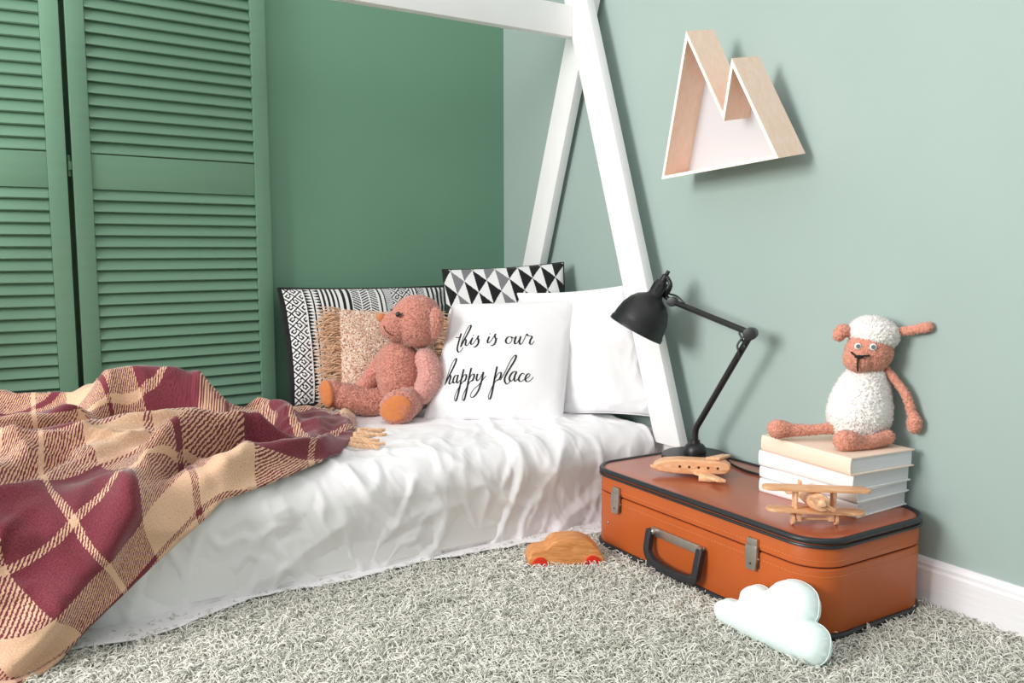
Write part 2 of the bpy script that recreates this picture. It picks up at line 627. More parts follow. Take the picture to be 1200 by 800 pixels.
sx = np.linspace(-2.0, -0.092, 400)
T1 = 1.287
st_ = np.linspace(0.1, T1, 250)
V, Fc = [], []
for i, x in enumerate(sx):
    hem = 0.02 * math.sin(x * 7.0) + 0.014 * math.sin(x * 17 + 1.0)
    for j, t in enumerate(st_):
        tt = t
        if t > 1.0:
            tt = 1.0 + (t - 1.0) * (T1 - 1.0 + hem) / (T1 - 1.0)
        y, z, ny, nz = sheet_profile(tt, x)
        l = math.hypot(ny, nz)
        d = sheet_wrinkle(x, t)
        low = max(0, (tt - 1.12) / 0.14)
        d += 0.010 * math.sin(x * 11 + 0.6 * math.sin(x * 5)) * min(1, low)
        z2 = max(z + nz / l * d, 0.046)
        V.append((x + 0.004 * noise.noise(Vector((x * 9, t * 9, 2))) * (1 if 0 < i < 399 else 0), y + ny / l * d, z2))
nj = len(st_)
for i in range(len(sx) - 1):
    for j in range(nj - 1):
        Fc.append((i * nj + j, (i + 1) * nj + j, (i + 1) * nj + j + 1, i * nj + j + 1))
sheet = raw_mesh('bed_sheet', V, Fc, MT['sheet'])
md = sheet.modifiers.new('solid', 'SOLIDIFY')
md.thickness = 0.003
md.offset = -1
tag(sheet, 'white crumpled sheet covering the low bed and hanging to the rug', 'sheet')


# ------------------------------------------------------------------ pillows
def pillow_surface(TL, TR, BR, BL, th, pinch=0.05, seed=0, wr=0.004, belly=0.45, wscale=7):
    TL, TR, BR, BL = map(Vector, (TL, TR, BR, BL))
    nf = ((TR - TL).cross(BL - TL)).normalized()          # points to the viewer
    nf = -nf if nf.y > 0 and abs(nf.y) > abs(nf.x) else nf
    if nf.dot(Vector((-0.53, -0.84, 0))) < 0:
        nf = -nf

    def P(u, v, side):
        uu = u * (1 - pinch * (1 - v * v) * abs(u) ** 2)
        vv = v * (1 - pinch * (1 - u * u) * abs(v) ** 2)
        a, b = (uu + 1) / 2, (vv + 1) / 2
        q = BL * (1 - a) * (1 - b) + BR * a * (1 - b) + TR * a * b + TL * (1 - a) * b
        pr = max(0, (1 - u * u) * (1 - v * v)) ** belly
        e = max(abs(u), abs(v))
        wv = wr * (noise.noise(Vector((u * wscale * 0.35 + seed, v * wscale * 0.35, side))) +
                   0.8 * e ** 3 * ridged(u * wscale * 0.5 + seed, v * wscale * 0.5, side + 3)) * min(1, pr * 3)
        return q + nf * (side * (th / 2 * pr) + wv)
    return P, nf


def pillow(name, corners, th, m_, parent, nu=64, nv=64, colfn=None, **kw):
    P, nf = pillow_surface(*corners, th, **kw)
    V, Fc, cols = [], [], []
    idx = {}
    us = [math.sin(PI / 2 * (2 * i / nu - 1)) * 0.3 + 0.7 * (2 * i / nu - 1) for i in range(nu + 1)]
    vs_ = [math.sin(PI / 2 * (2 * j / nv - 1)) * 0.3 + 0.7 * (2 * j / nv - 1) for j in range(nv + 1)]
    for side in (1, -1):
        st = 1 if side == 1 or colfn is None else 4
        for i in range(nu + 1):
            for j in range(nv + 1):
                brd = i in (0, nu) or j in (0, nv)
                key = (i, j, 0 if brd else side)
                if key not in idx:
                    idx[key] = len(V)
                    V.append(P(us[i], vs_[j], side))
        for i in range(nu):
            for j in range(nv):
                q = []
                for (a, b) in ((i, j), (i + 1, j), (i + 1, j + 1), (i, j + 1)):
                    brd = a in (0, nu) or b in (0, nv)
                    q.append(idx[(a, b, 0 if brd else side)])
                if side == -1:
                    q.reverse()
                Fc.append(q)
                if colfn:
                    cols.append(colfn((us[i] + us[i + 1]) / 4 + 0.5, (vs_[j] + vs_[j + 1]) / 4 + 0.5, side))
    o = raw_mesh(name, V, Fc, m_, parent)
    if colfn:
        ca = o.data.color_attributes.new('Col', 'FLOAT_COLOR', 'CORNER')
        arr = np.repeat(np.array(cols, dtype=np.float32), 4, axis=0)
        ca.data.foreach_set('color', arr.ravel())
    return o, P, nf


def piping(parent, P, m_, r=0.004, n=60, name='piping', inset=1.0):
    pts = []
    for k in range(n):
        pts.append(P(-1 + 2 * k / n, 1, 1))
    for k in range(n):
        pts.append(P(1, 1 - 2 * k / n, 1))
    for k in range(n):
        pts.append(P(1 - 2 * k / n, -1, 1))
    for k in range(n):
        pts.append(P(-1, -1 + 2 * k / n, 1))
    pts.append(pts[0])
    return G().tube(pts, r, 8, cap=False).build(name, m_, parent)


WH, BK, GR, LG = lin((238, 236, 236)), lin((26, 26, 28)), lin((120, 120, 124)), lin((226, 226, 226))


def key_motif(x, y, c):
    p, q = (x + y) / c, (x - y) / c
    cp, cq = math.floor(p), math.floor(q)
    fx, fy = p - cp - 0.5, q - cq - 0.5
    if (cp + cq) % 2:
        fx, fy = -fy, fx
    r = max(abs(fx), abs(fy))
    if r > 0.43:
        return False
    if 0.24 < r:
        return not (fx > 0.0 and abs(fy) < 0.09)
    return r < 0.24 and fx > -0.08 and abs(fy) < 0.10


def ethnic(u, v, side):
    W, H = 0.63, 0.43
    x, y = u * W, v * H
    if side < 0:
        return BK
    px = u * 198.0          # fraction across the cushion in 198 steps
    y += 0.02 * math.sin(u * 3)
    if px < 3 or px > 196 or v > 0.985 or v < 0.012:
        return BK
    if px < 22:
        return WH if key_motif(x, y, 0.044) else BK
    if px < 24:
        return WH
    if px < 40:
        c = (px - 32) / 8.0
        if abs(c) < 0.12:
            return BK
        f = (y / 0.0125) % 1.0
        return WH if abs(c) < 0.14 + 0.84 * (1 - abs(2 * f - 1)) else BK
    if px < 60:
        return WH if ((px - 40) % 5.0) < 2.6 else BK
    if px < 74:
        return WH if ((px - 60) % 7) < 3.5 else BK
    if px < 104:
        k = int((px - 74) // 10)
        c = ((px - 74) % 10) / 10.0
        if c < 0.16:
            return WH
        s_ = y / 0.011 + (c * 1.6 if k % 2 == 0 else -c * 1.6)
        return WH if (s_ % 1.0) < 0.48 else BK
    if px < 114:
        return WH if ((px - 104) % 5.0) < 3.0 else BK
    if px < 122:
        return GR if (math.sin(x * 900) * math.sin(y * 700)) > 0 else WH
    if px < 148:
        return WH if key_motif(x + 0.01, y, 0.044) else BK
    if px < 156:
        return WH if ((px - 148) % 4.0) < 2.2 else BK
    if px < 166:
        return WH if key_motif(x, y + 0.01, 0.024) else BK
    return WH if ((px - 166) % 6.0) < 3.2 else BK


cu = thing('patterned_cushion', 'long black and white cushion with key and triangle motifs against the back wall', 'cushion', (0, 0, 0))
o, P, nf = pillow('cover', [(-0.925, -0.075, 0.708), (-0.30, -0.075, 0.702), (-0.355, -0.215, 0.318), (-0.93, -0.20, 0.33)],
                  0.13, MT['print'], cu, nu=330, nv=230, colfn=ethnic, pinch=0.03, seed=3, wr=0.006)
piping(cu, P, MT['ink'], 0.004)


def triangles(u, v, side):
    if side < 0:
        return GR
    x, y = u * 0.45, v * 0.46
    c = 0.084
    X, Y = (x + 0.26 * y) / c, y / 0.088
    p, q = X + Y + 0.1, X - Y + 0.35
    cp, cq = math.floor(p), math.floor(q)
    fp, fq = p - cp, q - cq
    if fp + fq < 1.0:
        return LG
    h = (cp * 7 + cq * 13 + (cp * cq) * 3) % 5
    return BK if h in (0, 1, 3) else GR


cu = thing('triangle_cushion', 'cushion with black, grey and white triangles in the bed corner', 'cushion')
o, P, nf = pillow('cover', [(-0.379, -0.20, 0.765), (-0.052, -0.47, 0.79), (-0.10, -0.60, 0.325), (-0.425, -0.34, 0.318)],
                  0.12, MT['print'], cu, nu=230, nv=230, colfn=triangles, pinch=0.035, seed=11, wr=0.005)
piping(cu, P, MT['ink'], 0.003)

cu = thing('white_pillow', 'plain white pillow leaning by the crossed white bed legs', 'pillow')
o, P, nf = pillow('pillowcase', [(-0.262, -0.505, 0.69), (-0.032, -0.80, 0.722), (-0.030, -0.94, 0.325), (-0.250, -0.672, 0.312)],
                  0.10, MT['pillow_white'], cu, nu=90, nv=90, pinch=0.05, seed=23, wr=0.009)
piping(cu, P, MT['pillow_white'], 0.0025, name='seam')


def boucle_col(u, v, side):
    k = noise.noise(Vector((u * 70, v * 70, 1)))
    a, b, c = lin((226, 190, 166)), lin((244, 224, 208)), lin((170, 122, 100))
    if k > 0.12:
        return b
    if k < -0.22:
        return c
    return a


def scatter(verts, faces, n):
    V = np.array([tuple(q) for q in verts], float)
    tri = []
    for f in faces:
        for k in range(1, len(f) - 1):
            tri.append((f[0], f[k], f[k + 1]))
    tri = np.array(tri)
    a, b, c = V[tri[:, 0]], V[tri[:, 1]], V[tri[:, 2]]
    cr = np.cross(b - a, c - a)
    ar = np.linalg.norm(cr, axis=1)
    pick = rng.choice(len(tri), n, p=ar / ar.sum())
    r1, r2 = rng.random(n), rng.random(n)
    s1 = np.sqrt(r1)
    pts = a[pick] * (1 - s1)[:, None] + b[pick] * (s1 * (1 - r2))[:, None] + c[pick] * (s1 * r2)[:, None]
    nn = cr[pick] / (ar[pick] + 1e-12)[:, None]
    return pts, nn


def surf_area(verts, faces):
    V = np.array([tuple(q) for q in verts], float)
    s_ = 0
    for f in faces:
        for k in range(1, len(f) - 1):
            s_ += 0.5 * np.linalg.norm(np.cross(V[f[k]] - V[f[0]], V[f[k + 1]] - V[f[0]]))
    return s_


def nub_mesh(P, N, size, height, jitter=0.35, aniso=1.0):
    """little pyramidal loops of yarn standing on points P with normals N"""
    n = len(P)
    r = rng.normal(size=(n, 3))
    t1 = r - N * np.sum(r * N, axis=1)[:, None]
    t1 /= np.linalg.norm(t1, axis=1)[:, None]
    t2 = np.cross(N, t1)
    s_ = size * (1 + jitter * (rng.random(n) * 2 - 1))
    h = height * (1 + jitter * (rng.random(n) * 2 - 1))
    lean = rng.normal(size=(n, 2)) * 0.35
    vs_ = np.zeros((n, 5, 3))
    vs_[:, 0] = P + t1 * (s_ * aniso)[:, None] - N * (h * 0.3)[:, None]
    vs_[:, 1] = P + t2 * s_[:, None] - N * (h * 0.3)[:, None]
    vs_[:, 2] = P - t1 * (s_ * aniso)[:, None] - N * (h * 0.3)[:, None]
    vs_[:, 3] = P - t2 * s_[:, None] - N * (h * 0.3)[:, None]
    vs_[:, 4] = P + N * h[:, None] + t1 * (lean[:, 0] * s_)[:, None] + t2 * (lean[:, 1] * s_)[:, None]
    base = (np.arange(n) * 5)[:, None]
    fs = np.concatenate([base + np.array([[0, 1, 4]]), base + np.array([[1, 2, 4]]), base + np.array([[2, 3, 4]]), base + np.array([[3, 0, 4]])])
    return vs_.reshape(-1, 3), fs


def plush(name, g, m_, parent, spacing=0.0046, size=0.0036, height=0.0046, aniso=1.25):
    """the shape collected in g, covered with nubs, as one part"""
    me = bpy.data.meshes.new('tmp')
    me.from_pydata(g.v, [], g.f)
    bm = bmesh.new()
    bm.from_mesh(me)
    bmesh.ops.recalc_face_normals(bm, faces=bm.faces)
    bm.to_mesh(me)
    bm.free()
    V = [tuple(q.co) for q in me.vertices]
    Fs = [tuple(p.vertices) for p in me.polygons]
    n = int(surf_area(V, Fs) / spacing ** 2)
    P, N = scatter(V, Fs, n)
    nv, nf_ = nub_mesh(P, N, size, height, aniso=aniso)
    allv = V + [tuple(q) for q in nv]
    allf = Fs + [tuple(int(i) + len(V) for i in f) for f in nf_]
    bpy.data.meshes.remove(me)
    return raw_mesh(name, allv, allf, m_, parent)


def subst(o):
    o['kind'] = 'stuff'
    return o


# boucle cushion with fringe
cu = thing('boucle_cushion', 'nubbly tan boucle cushion with a long fringed side behind the teddy', 'cushion')
bc = [(-0.772, -0.215, 0.642), (-0.455, -0.275, 0.615), (-0.50, -0.385, 0.325), (-0.815, -0.335, 0.335)]
o, P, nf = pillow('cover', bc, 0.10, MT['boucle'], cu, nu=120, nv=120, colfn=boucle_col, pinch=0.02, seed=31, wr=0.004)
pts, nn = [], []
for k in range(7000):
    u, v = random.uniform(-0.99, 0.99), random.uniform(-0.99, 0.99)
    pts.append(P(u, v, 1))
    nn.append(nf)
nv, nf_ = nub_mesh(np.array([tuple(q) for q in pts]), np.array([tuple(q) for q in nn]), 0.0028, 0.0026, aniso=1.6)
o = raw_mesh('boucle_loops', nv, nf_, MT['boucle'], cu)
ca = o.data.color_attributes.new('Col', 'FLOAT_COLOR', 'POINT')
pal = np.array([lin((228, 192, 168)), lin((246, 228, 212)), lin((206, 160, 136)), lin((160, 114, 94))])
ch = rng.choice(4, len(nv) // 5, p=[0.4, 0.32, 0.2, 0.08])
ca.data.foreach_set('color', np.repeat(pal[ch], 5, axis=0).astype(np.float32).ravel())
subst(o)
for sgn in (-1, 1):
    g = G()
    for k in range(330):
        v = random.uniform(-1, 1)
        q = P(sgn * 1.0, v, 1)
        ux = (Vector(bc[1]) - Vector(bc[0])).normalized() * sgn
        L = random.uniform(0.055, 0.095)
        dz = random.uniform(-0.55, 0.4)
        up = Vector((0, 0, 1))
        out = nf * random.uniform(0.0, 0.35)
        p1 = q + (ux * 0.55 + up * dz * 0.3 + out * 0.8) * L * 0.5 + nf * random.uniform(0, 0.01)
        p2 = q + (ux * random.uniform(0.6, 1.0) + up * (dz - 0.25) + out) * L
        g.tube([q - ux * 0.004 + nf * random.uniform(-0.006, 0.01), p1, p2], [0.0017, 0.0016, 0.0011], 4, sub=3)
    subst(g.build('fringe', MT['fringe'], cu))

# white text cushion
cu = thing('lettered_cushion', 'white square cushion with black handwritten lettering', 'cushion')
tcn = [(-0.496, -0.492, 0.66), (-0.148, -0.683, 0.677), (-0.272, -0.770, 0.305), (-0.638, -0.557, 0.312)]
o, P, nf = pillow('cover', tcn, 0.12, MT['pillow_white'], cu, nu=90, nv=90, pinch=0.025, seed=41, wr=0.004)
piping(cu, P, MT['pillow_white'], 0.0022, name='seam')
STROKES = [
    [(185, 155), (170, 205), (155, 265), (152, 300), (165, 323), (185, 312), (205, 282)],
    [(140, 187), (158, 192), (182, 180)],
    [(178, 278), (192, 225), (215, 165), (245, 102), (265, 84), (268, 100), (246, 150), (212, 215), (180, 276)],
    [(184, 268), (205, 225), (222, 212), (228, 226), (222, 256), (234, 270), (252, 250), (268, 222)],
    [(284, 200), (270, 236), (270, 258), (284, 258), (305, 232), (334, 186), (328, 206), (336, 236), (326, 266), (303, 286), (290, 278)],
    [(288, 176), (293, 182)], [(326, 240), (345, 218)],
    [(427, 195), (412, 232), (416, 252), (432, 244), (455, 212), (478, 172), (472, 194), (482, 226), (472, 260), (450, 278), (438, 270)],
    [(430, 167), (435, 173)], [(474, 232), (495, 212)],
    [(612, 202), (584, 204), (565, 232), (574, 258), (598, 258), (617, 230), (610, 203), (624, 212), (642, 212)],
    [(642, 212), (652, 200), (640, 238), (643, 264), (662, 254), (690, 202)],
    [(692, 198), (680, 244), (688, 270), (706, 254), (728, 206), (742, 178), (752, 192), (786, 202), (772, 236), (768, 264), (786, 270), (806, 242)],
    [(50, 600), (72, 520), (105, 425), (136, 378), (146, 388), (128, 440), (90, 515), (58, 580)],
    [(56, 590), (82, 532), (98, 520), (99, 542), (88, 580), (97, 594), (118, 570)],
    [(156, 522), (136, 528), (122, 564), (128, 588), (148, 574), (166, 524)],
    [(166, 520), (154, 566), (162, 590), (184, 564)],
    [(213, 474), (194, 556), (172, 668), (154, 732), (141, 736), (140, 702), (164, 644), (196, 596), (232, 560)],
    [(190, 574), (212, 530), (230, 520), (236, 540), (224, 572), (204, 582)],
    [(277, 466), (258, 556), (238, 668), (222, 732), (208, 736), (207, 704), (232, 644), (262, 594), (298, 556)],
    [(256, 574), (278, 530), (298, 518), (302, 540), (290, 572), (272, 580)],
    [(332, 518), (322, 556), (330, 578), (352, 556), (378, 506)],
    [(380, 504), (368, 570), (342, 656), (308, 706), (282, 716), (274, 694), (300, 650), (348, 606), (404, 536)],
    [(494, 463), (476, 556), (458, 668), (442, 730), (428, 734), (427, 704), (450, 644), (482, 590), (510, 572)],
    [(476, 574), (502, 526), (524, 514), (528, 538), (514, 570), (494, 580)],
    [(522, 580), (560, 515), (606, 415), (640, 368), (654, 374), (640, 414), (596, 490), (564, 550), (560, 588), (576, 612), (596, 602), (612, 580)],
    [(654, 506), (626, 514), (600, 556), (606, 588), (628, 578), (656, 524)],
    [(660, 508), (642, 556), (648, 590), (676, 566)],
    [(728, 534), (712, 522), (690, 540), (678, 572), (690, 592), (712, 586), (738, 562)],
    [(738, 572), (764, 554), (774, 534), (760, 526), (742, 544), (734, 574), (748, 594), (776, 586), (804, 556)],
]


def photo_to_uv(px, py):
    # corners of the cushion front: solve the bilinear patch by iteration
    TLp, TRp, BRp, BLp = (530, 357), (678, 350), (660, 503), (497, 497)
    u = v = 0.5
    for _ in range(12):
        x = (BLp[0] * (1 - u) + BRp[0] * u) * (1 - v) + (TLp[0] * (1 - u) + TRp[0] * u) * v
        y = (BLp[1] * (1 - u) + BRp[1] * u) * (1 - v) + (TLp[1] * (1 - u) + TRp[1] * u) * v
        u += (px - x) / 155.0 - (0.20 * (py - y) / 150.0) * -1
        v -= (py - y) / 148.0
    return u * 2 - 1, v * 2 - 1


g = G()
for stv in STROKES:
    pth = [Vector((a, b, 0)) for a, b in stv]
    pth, _ = smooth_path(pth, [0] * len(pth), 8)
    left, right = [], []
    for i, q in enumerate(pth):
        t = (pth[min(i + 1, len(pth) - 1)] - pth[max(i - 1, 0)])
        t = t.normalized() if t.length > 0 else Vector((1, 0, 0))
        down = max(0.0, t.y)
        wd = 2.9 + 4.6 * down ** 1.3
        if len(stv) == 2 and stv[0][0] in (288, 430):
            wd = 5
        nrm = Vector((-t.y, t.x, 0))
        for lst, s_ in ((left, 1), (right, -1)):
            e = q + nrm * (wd * s_)
            ph = (515 + e.x / 7.27 - 1, 365 + e.y / 7.27 + 10)
            u, v = photo_to_uv(*ph)
            lst.append(P(u, v, 1) + nf * 0.0012)
    m_ = len(pth)
    g.add(left + right, [(i, i + 1, m_ + i + 1, m_ + i) for i in range(m_ - 1)])
o = g.build('lettering', MT['ink'], cu)
o['label'] = 'black script reading this is our happy place'

# ------------------------------------------------------------------ figures: local x = to the right, y = away, z = up
FIG = -YAW

# teddy bear
bear = thing('teddy_bear', 'rose pink fleece teddy bear sitting against the cushions', 'toy', (-0.645, -0.470, 0.312), FIG)


def bx(px, py, d=0.0):
    return Vector(((px - 478) * 0.00266, d, (494 - py) * 0.00266))


def capsule(g, pts, radii, n=18):
    """rounded limb through pts"""
    P_ = [Vector(q) for q in pts]
    P2, R2 = smooth_path(P_, list(radii), 6)
    t0 = (P2[0] - P2[1]).normalized()
    t1 = (P2[-1] - P2[-2]).normalized()
    a, b = [], []
    for k in range(5):
        th = PI / 2 * (1 - k / 5.0)
        a.append((P2[0] + t0 * (R2[0] * math.sin(th)), max(R2[0] * math.cos(th), 0.001)))
    for k in range(1, 6):
        th = PI / 2 * k / 5.0
        b.append((P2[-1] + t1 * (R2[-1] * math.sin(th)), max(R2[-1] * math.cos(th), 0.001)))
    pp = [q for q, r in a] + P2 + [q for q, r in b]
    rr = [r for q, r in a] + R2 + [r for q, r in b]
    g.tube(pp, rr, n)
    return g


g = G().ball(bx(469, 445, 0.0), (0.072, 0.066, 0.112), 28, xf=Matrix.Rotation(RAD(-6), 4, 'Y'))
plush('torso', g, MT['fleece'], bear)
head = plush('head', G().ball(bx(489, 381, 0.0), (0.080, 0.074, 0.080), 28).ball(bx(467, 386, -0.016), (0.054, 0.048, 0.046), 22), MT['fleece'], bear)
G().ball(bx(449, 375.5, -0.026), (0.0145, 0.015, 0.0135), 16, xf=Matrix.Rotation(RAD(35), 4, 'Y')).build('nose', MT['suede'], head)
for (px_, d) in ((471, -0.070), (458, 0.058)):
    G().ball(bx(px_, 371, d), 0.0085, 16).build('eye', MT['bead'], head)
G().tube([bx(453, 384, -0.052), bx(457, 391, -0.060), bx(464, 395, -0.063)], 0.0016, 6, sub=4).build('mouth', MT['hole'], head)
for (c, d) in (((510, 382), -0.040), ((500, 374), 0.064)):
    e = plush('ear', G().ball((0, 0, 0), (0.030, 0.020, 0.048), 22), MT['fleece'], head)
    e.location = bx(*c, d)
    e.rotation_euler = (0, RAD(10), RAD(-25))
    ie = plush('inner_ear', G().ball((-0.006, -0.014, 0), (0.019, 0.009, 0.034), 18), MT['fleece2'], e)
g = capsule(G(), [bx(500, 424, -0.03), bx(506, 442, -0.052), bx(497, 462, -0.062)], [0.032, 0.037, 0.031])
plush('arm', g, MT['fleece2'], bear)
g = capsule(G(), [bx(455, 420, 0.03), bx(438, 444, 0.035), bx(424, 462, 0.02)], [0.028, 0.031, 0.027])
plush('arm', g, MT['fleece'], bear)
g = capsule(G(), [bx(452, 476, 0.02), bx(425, 475, 0.0), bx(402, 468, -0.012)], [0.044, 0.042, 0.040])
g.ball(bx(394, 465, -0.018), (0.030, 0.034, 0.047), 20, xf=Matrix.Rotation(RAD(-20), 4, 'Y'))
lg = plush('leg', g, MT['fleece'], bear)
xf = Matrix.Rotation(RAD(48), 4, 'Z') @ Matrix.Rotation(RAD(-8), 4, 'X')
G().ball(bx(385, 463, -0.040), (0.030, 0.013, 0.043), 22, xf=Matrix.Rotation(RAD(-40), 4, 'Z') @ Matrix.Rotation(RAD(-14), 4, 'Y')).build('foot_pad', MT['suede'], lg)
g = capsule(G(), [bx(482, 472, -0.02), bx(480, 471, -0.08), bx(478, 473, -0.125)], [0.045, 0.043, 0.040])
g.ball(bx(473, 473, -0.135), (0.057, 0.024, 0.049), 22, xf=Matrix.Rotation(RAD(-26), 4, 'Y'))
lg = plush('leg', g, MT['fleece'], bear)
G().ball(bx(471, 473, -0.155), (0.047, 0.012, 0.037), 24, xf=Matrix.Rotation(RAD(-26), 4, 'Y')).build('foot_pad', MT['suede'], lg)


# ------------------------------------------------------------------ plaid blanket
def blanket_mat():
    m, nt, p = base_mat('burgundy_tan_plaid_wool')
    L = nt.links.new
    p.inputs['Roughness'].default_value = 0.95
    p.inputs['Specular IOR Level'].default_value = 0.15
    p.inputs['Sheen Weight'].default_value = 0.35
    p.inputs['Sheen Roughness'].default_value = 0.5
    uv = nt.nodes.new('ShaderNodeUVMap')
    uv.uv_map = 'UVMap'
    nz = nt.nodes.new('ShaderNodeTexNoise')
    nz.inputs['Scale'].default_value = 260
    nz.inputs['Detail'].default_value = 2
    L(uv.outputs['UV'], nz.inputs['Vector'])
    sub = nt.nodes.new('ShaderNodeVectorMath')
    sub.operation = 'SUBTRACT'
    sub.inputs[1].default_value = (0.5, 0.5, 0.5)
    L(nz.outputs['Color'], sub.inputs[0])
    sc = nt.nodes.new('ShaderNodeVectorMath')
    sc.operation = 'SCALE'
    sc.inputs['Scale'].default_value = 0.005
    L(sub.outputs[0], sc.inputs[0])
    ad = nt.nodes.new('ShaderNodeVectorMath')
    ad.operation = 'ADD'
    L(uv.outputs['UV'], ad.inputs[0])
    L(sc.outputs[0], ad.inputs[1])
    sp = nt.nodes.new('ShaderNodeSeparateXYZ')
    L(ad.outputs[0], sp.inputs[0])

    def math_(op, a, b=None, c=None):
        n = nt.nodes.new('ShaderNodeMath')
        n.operation = op
        for i, x in enumerate((a, b, c)):
            if x is None:
                continue
            if isinstance(x, (int, float)):
                n.inputs[i].default_value = x
            else:
                L(x, n.inputs[i])
        return n.outputs[0]

    def band(s, off):
        wv = math_('ABSOLUTE', math_('WRAP', math_('ADD', s, off), 0.2, -0.2))
        big = math_('LESS_THAN', wv, 0.1)
        thin_c = math_('LESS_THAN', wv, 0.0065)
        thin_b = math_('GREATER_THAN', wv, 0.1935)
        return math_('ADD', math_('SUBTRACT', big, thin_c), thin_b)

    A = band(sp.outputs['X'], 0.0)
    B = band(sp.outputs['Y'], 0.2)
    tw = math_('FRACT', math_('MULTIPLY', math_('ADD', sp.outputs['X'], math_('MULTIPLY', sp.outputs['Y'], 1.0)), 1 / 0.0072))
    sel = math_('GREATER_THAN', tw, 0.5)
    both = math_('ADD', math_('MULTIPLY', A, sel), math_('MULTIPLY', B, math_('SUBTRACT', 1.0, sel)))
    both = math_('MINIMUM', math_('MAXIMUM', both, 0.0), 1.0)
    n2 = nt.nodes.new('ShaderNodeTexNoise')
    n2.inputs['Scale'].default_value = 420
    n2.inputs['Detail'].default_value = 3
    L(uv.outputs['UV'], n2.inputs['Vector'])
    r1 = nt.nodes.new('ShaderNodeValToRGB')
    r1.color_ramp.elements[0].position, r1.color_ramp.elements[1].position = 0.3, 0.75
    r1.color_ramp.elements[0].color, r1.color_ramp.elements[1].color = lin((206, 160, 126)), lin((234, 202, 174))
    r2 = nt.nodes.new('ShaderNodeValToRGB')
    r2.color_ramp.elements[0].position, r2.color_ramp.elements[1].position = 0.3, 0.8
    r2.color_ramp.elements[0].color, r2.color_ramp.elements[1].color = lin((98, 32, 44)), lin((140, 66, 78))
    L(n2.outputs['Fac'], r1.inputs['Fac'])
    L(n2.outputs['Fac'], r2.inputs['Fac'])
    mx = nt.nodes.new('ShaderNodeMix')
    mx.data_type = 'RGBA'
    L(both, mx.inputs['Factor'])
    L(r1.outputs['Color'], mx.inputs['A'])
    L(r2.outputs['Color'], mx.inputs['B'])
    L(mx.outputs['Result'], p.inputs['Base Color'])
    b = nt.nodes.new('ShaderNodeBump')
    b.inputs['Strength'].default_value = 0.5
    b.inputs['Distance'].default_value = 0.0015
    L(n2.outputs['Fac'], b.inputs['Height'])
    L(b.outputs['Normal'], p.inputs['Normal'])
    return m


MT['plaid'] = blanket_mat()
CORR = np.array([
    (-1.743, .65, -.12, 0), (-1.665, .65, 0, 0), (-1.59, .645, .1, 0), (-1.426, .58, .2, 0), (-1.256, .55, .3, 0),
    (-1.75, .90, -.1, .1), (-1.67, .915, 0, .1), (-1.6, .89, .1, .1), (-1.43, .81, .2, .1), (-1.30, .74, .28, .1),
    (-1.763, 1.07, -.1, .2), (-1.635, .987, 0, .2), (-1.545, .94, .07, .2), (-1.488, .90, .1, .2),
    (-1.684, 1.181, -.1, .3), (-1.568, 1.079, 0, .3), (-1.528, 1.03, .1, .3), (-1.62, 1.186, -.1, .4), (-1.486, 1.103, .1, .42),
    (-1.345, .991, .25, .42), (-1.772, 1.231, -.2, .36),
    (-1.179, .83, .33, .2), (-1.07, .77, .4, .2), (-.998, .72, .44, .2), (-.867, .579, .5, .2),
    (-1.11, .391, .3, .1), (-1.042, .48, .4, .1), (-.921, .371, .46, .1), (-.875, .528, .52, .1), (-1.174, .93, .35, .3), (-1.107, .93, .42, .3),
    (-1.045, .206, .32, 0), (-.913, .22, .42, 0), (-.797, .401, .52, 0),
    (-1.38, .30, .36, -.26), (-1.30, .42, .38, -.16), (-1.46, .44, .2, -.14), (-1.70, .48, -.02, -.16), (-1.61, .28, .05, -.38), (-1.73, .15, -.1, -.5),
    (-2.05, .5, -.45, -.1), (-2.05, 1.1, -.42, .3)])


def tps(x, y):
    r2_ = (x[:, None, 0] - y[None, :, 0]) ** 2 + (x[:, None, 1] - y[None, :, 1]) ** 2
    return np.where(r2_ > 0, r2_ * np.log(r2_ + 1e-12), 0)


X_ = CORR[:, :2]
n_ = len(X_)
K = tps(X_, X_) + 0.02 * np.eye(n_)
Pm = np.hstack([np.ones((n_, 1)), X_])
Am = np.block([[K, Pm], [Pm.T, np.zeros((3, 3))]])
Wt = np.linalg.solve(Am, np.vstack([CORR[:, 2:], np.zeros((3, 2))]))


def cloth_uv(q):
    return tps(q, X_) @ Wt[:n_] + np.hstack([np.ones((len(q), 1)), q]) @ Wt[n_:]


OUTL = [(-2.05, .10), (-1.7, .12), (-1.45, .16), (-1.25, .2), (-1.13, .22), (-1.03, .22), (-.93, .24), (-.845, .33), (-.815, .45), (-.86, .58),
        (-.93, .72), (-1.02, .87), (-1.09, .925), (-1.18, .965), (-1.27, .985), (-1.345, 1.0), (-1.486, 1.10), (-1.62, 1.20), (-1.70, 1.275), (-1.80, 1.33), (-2.05, 1.36)]
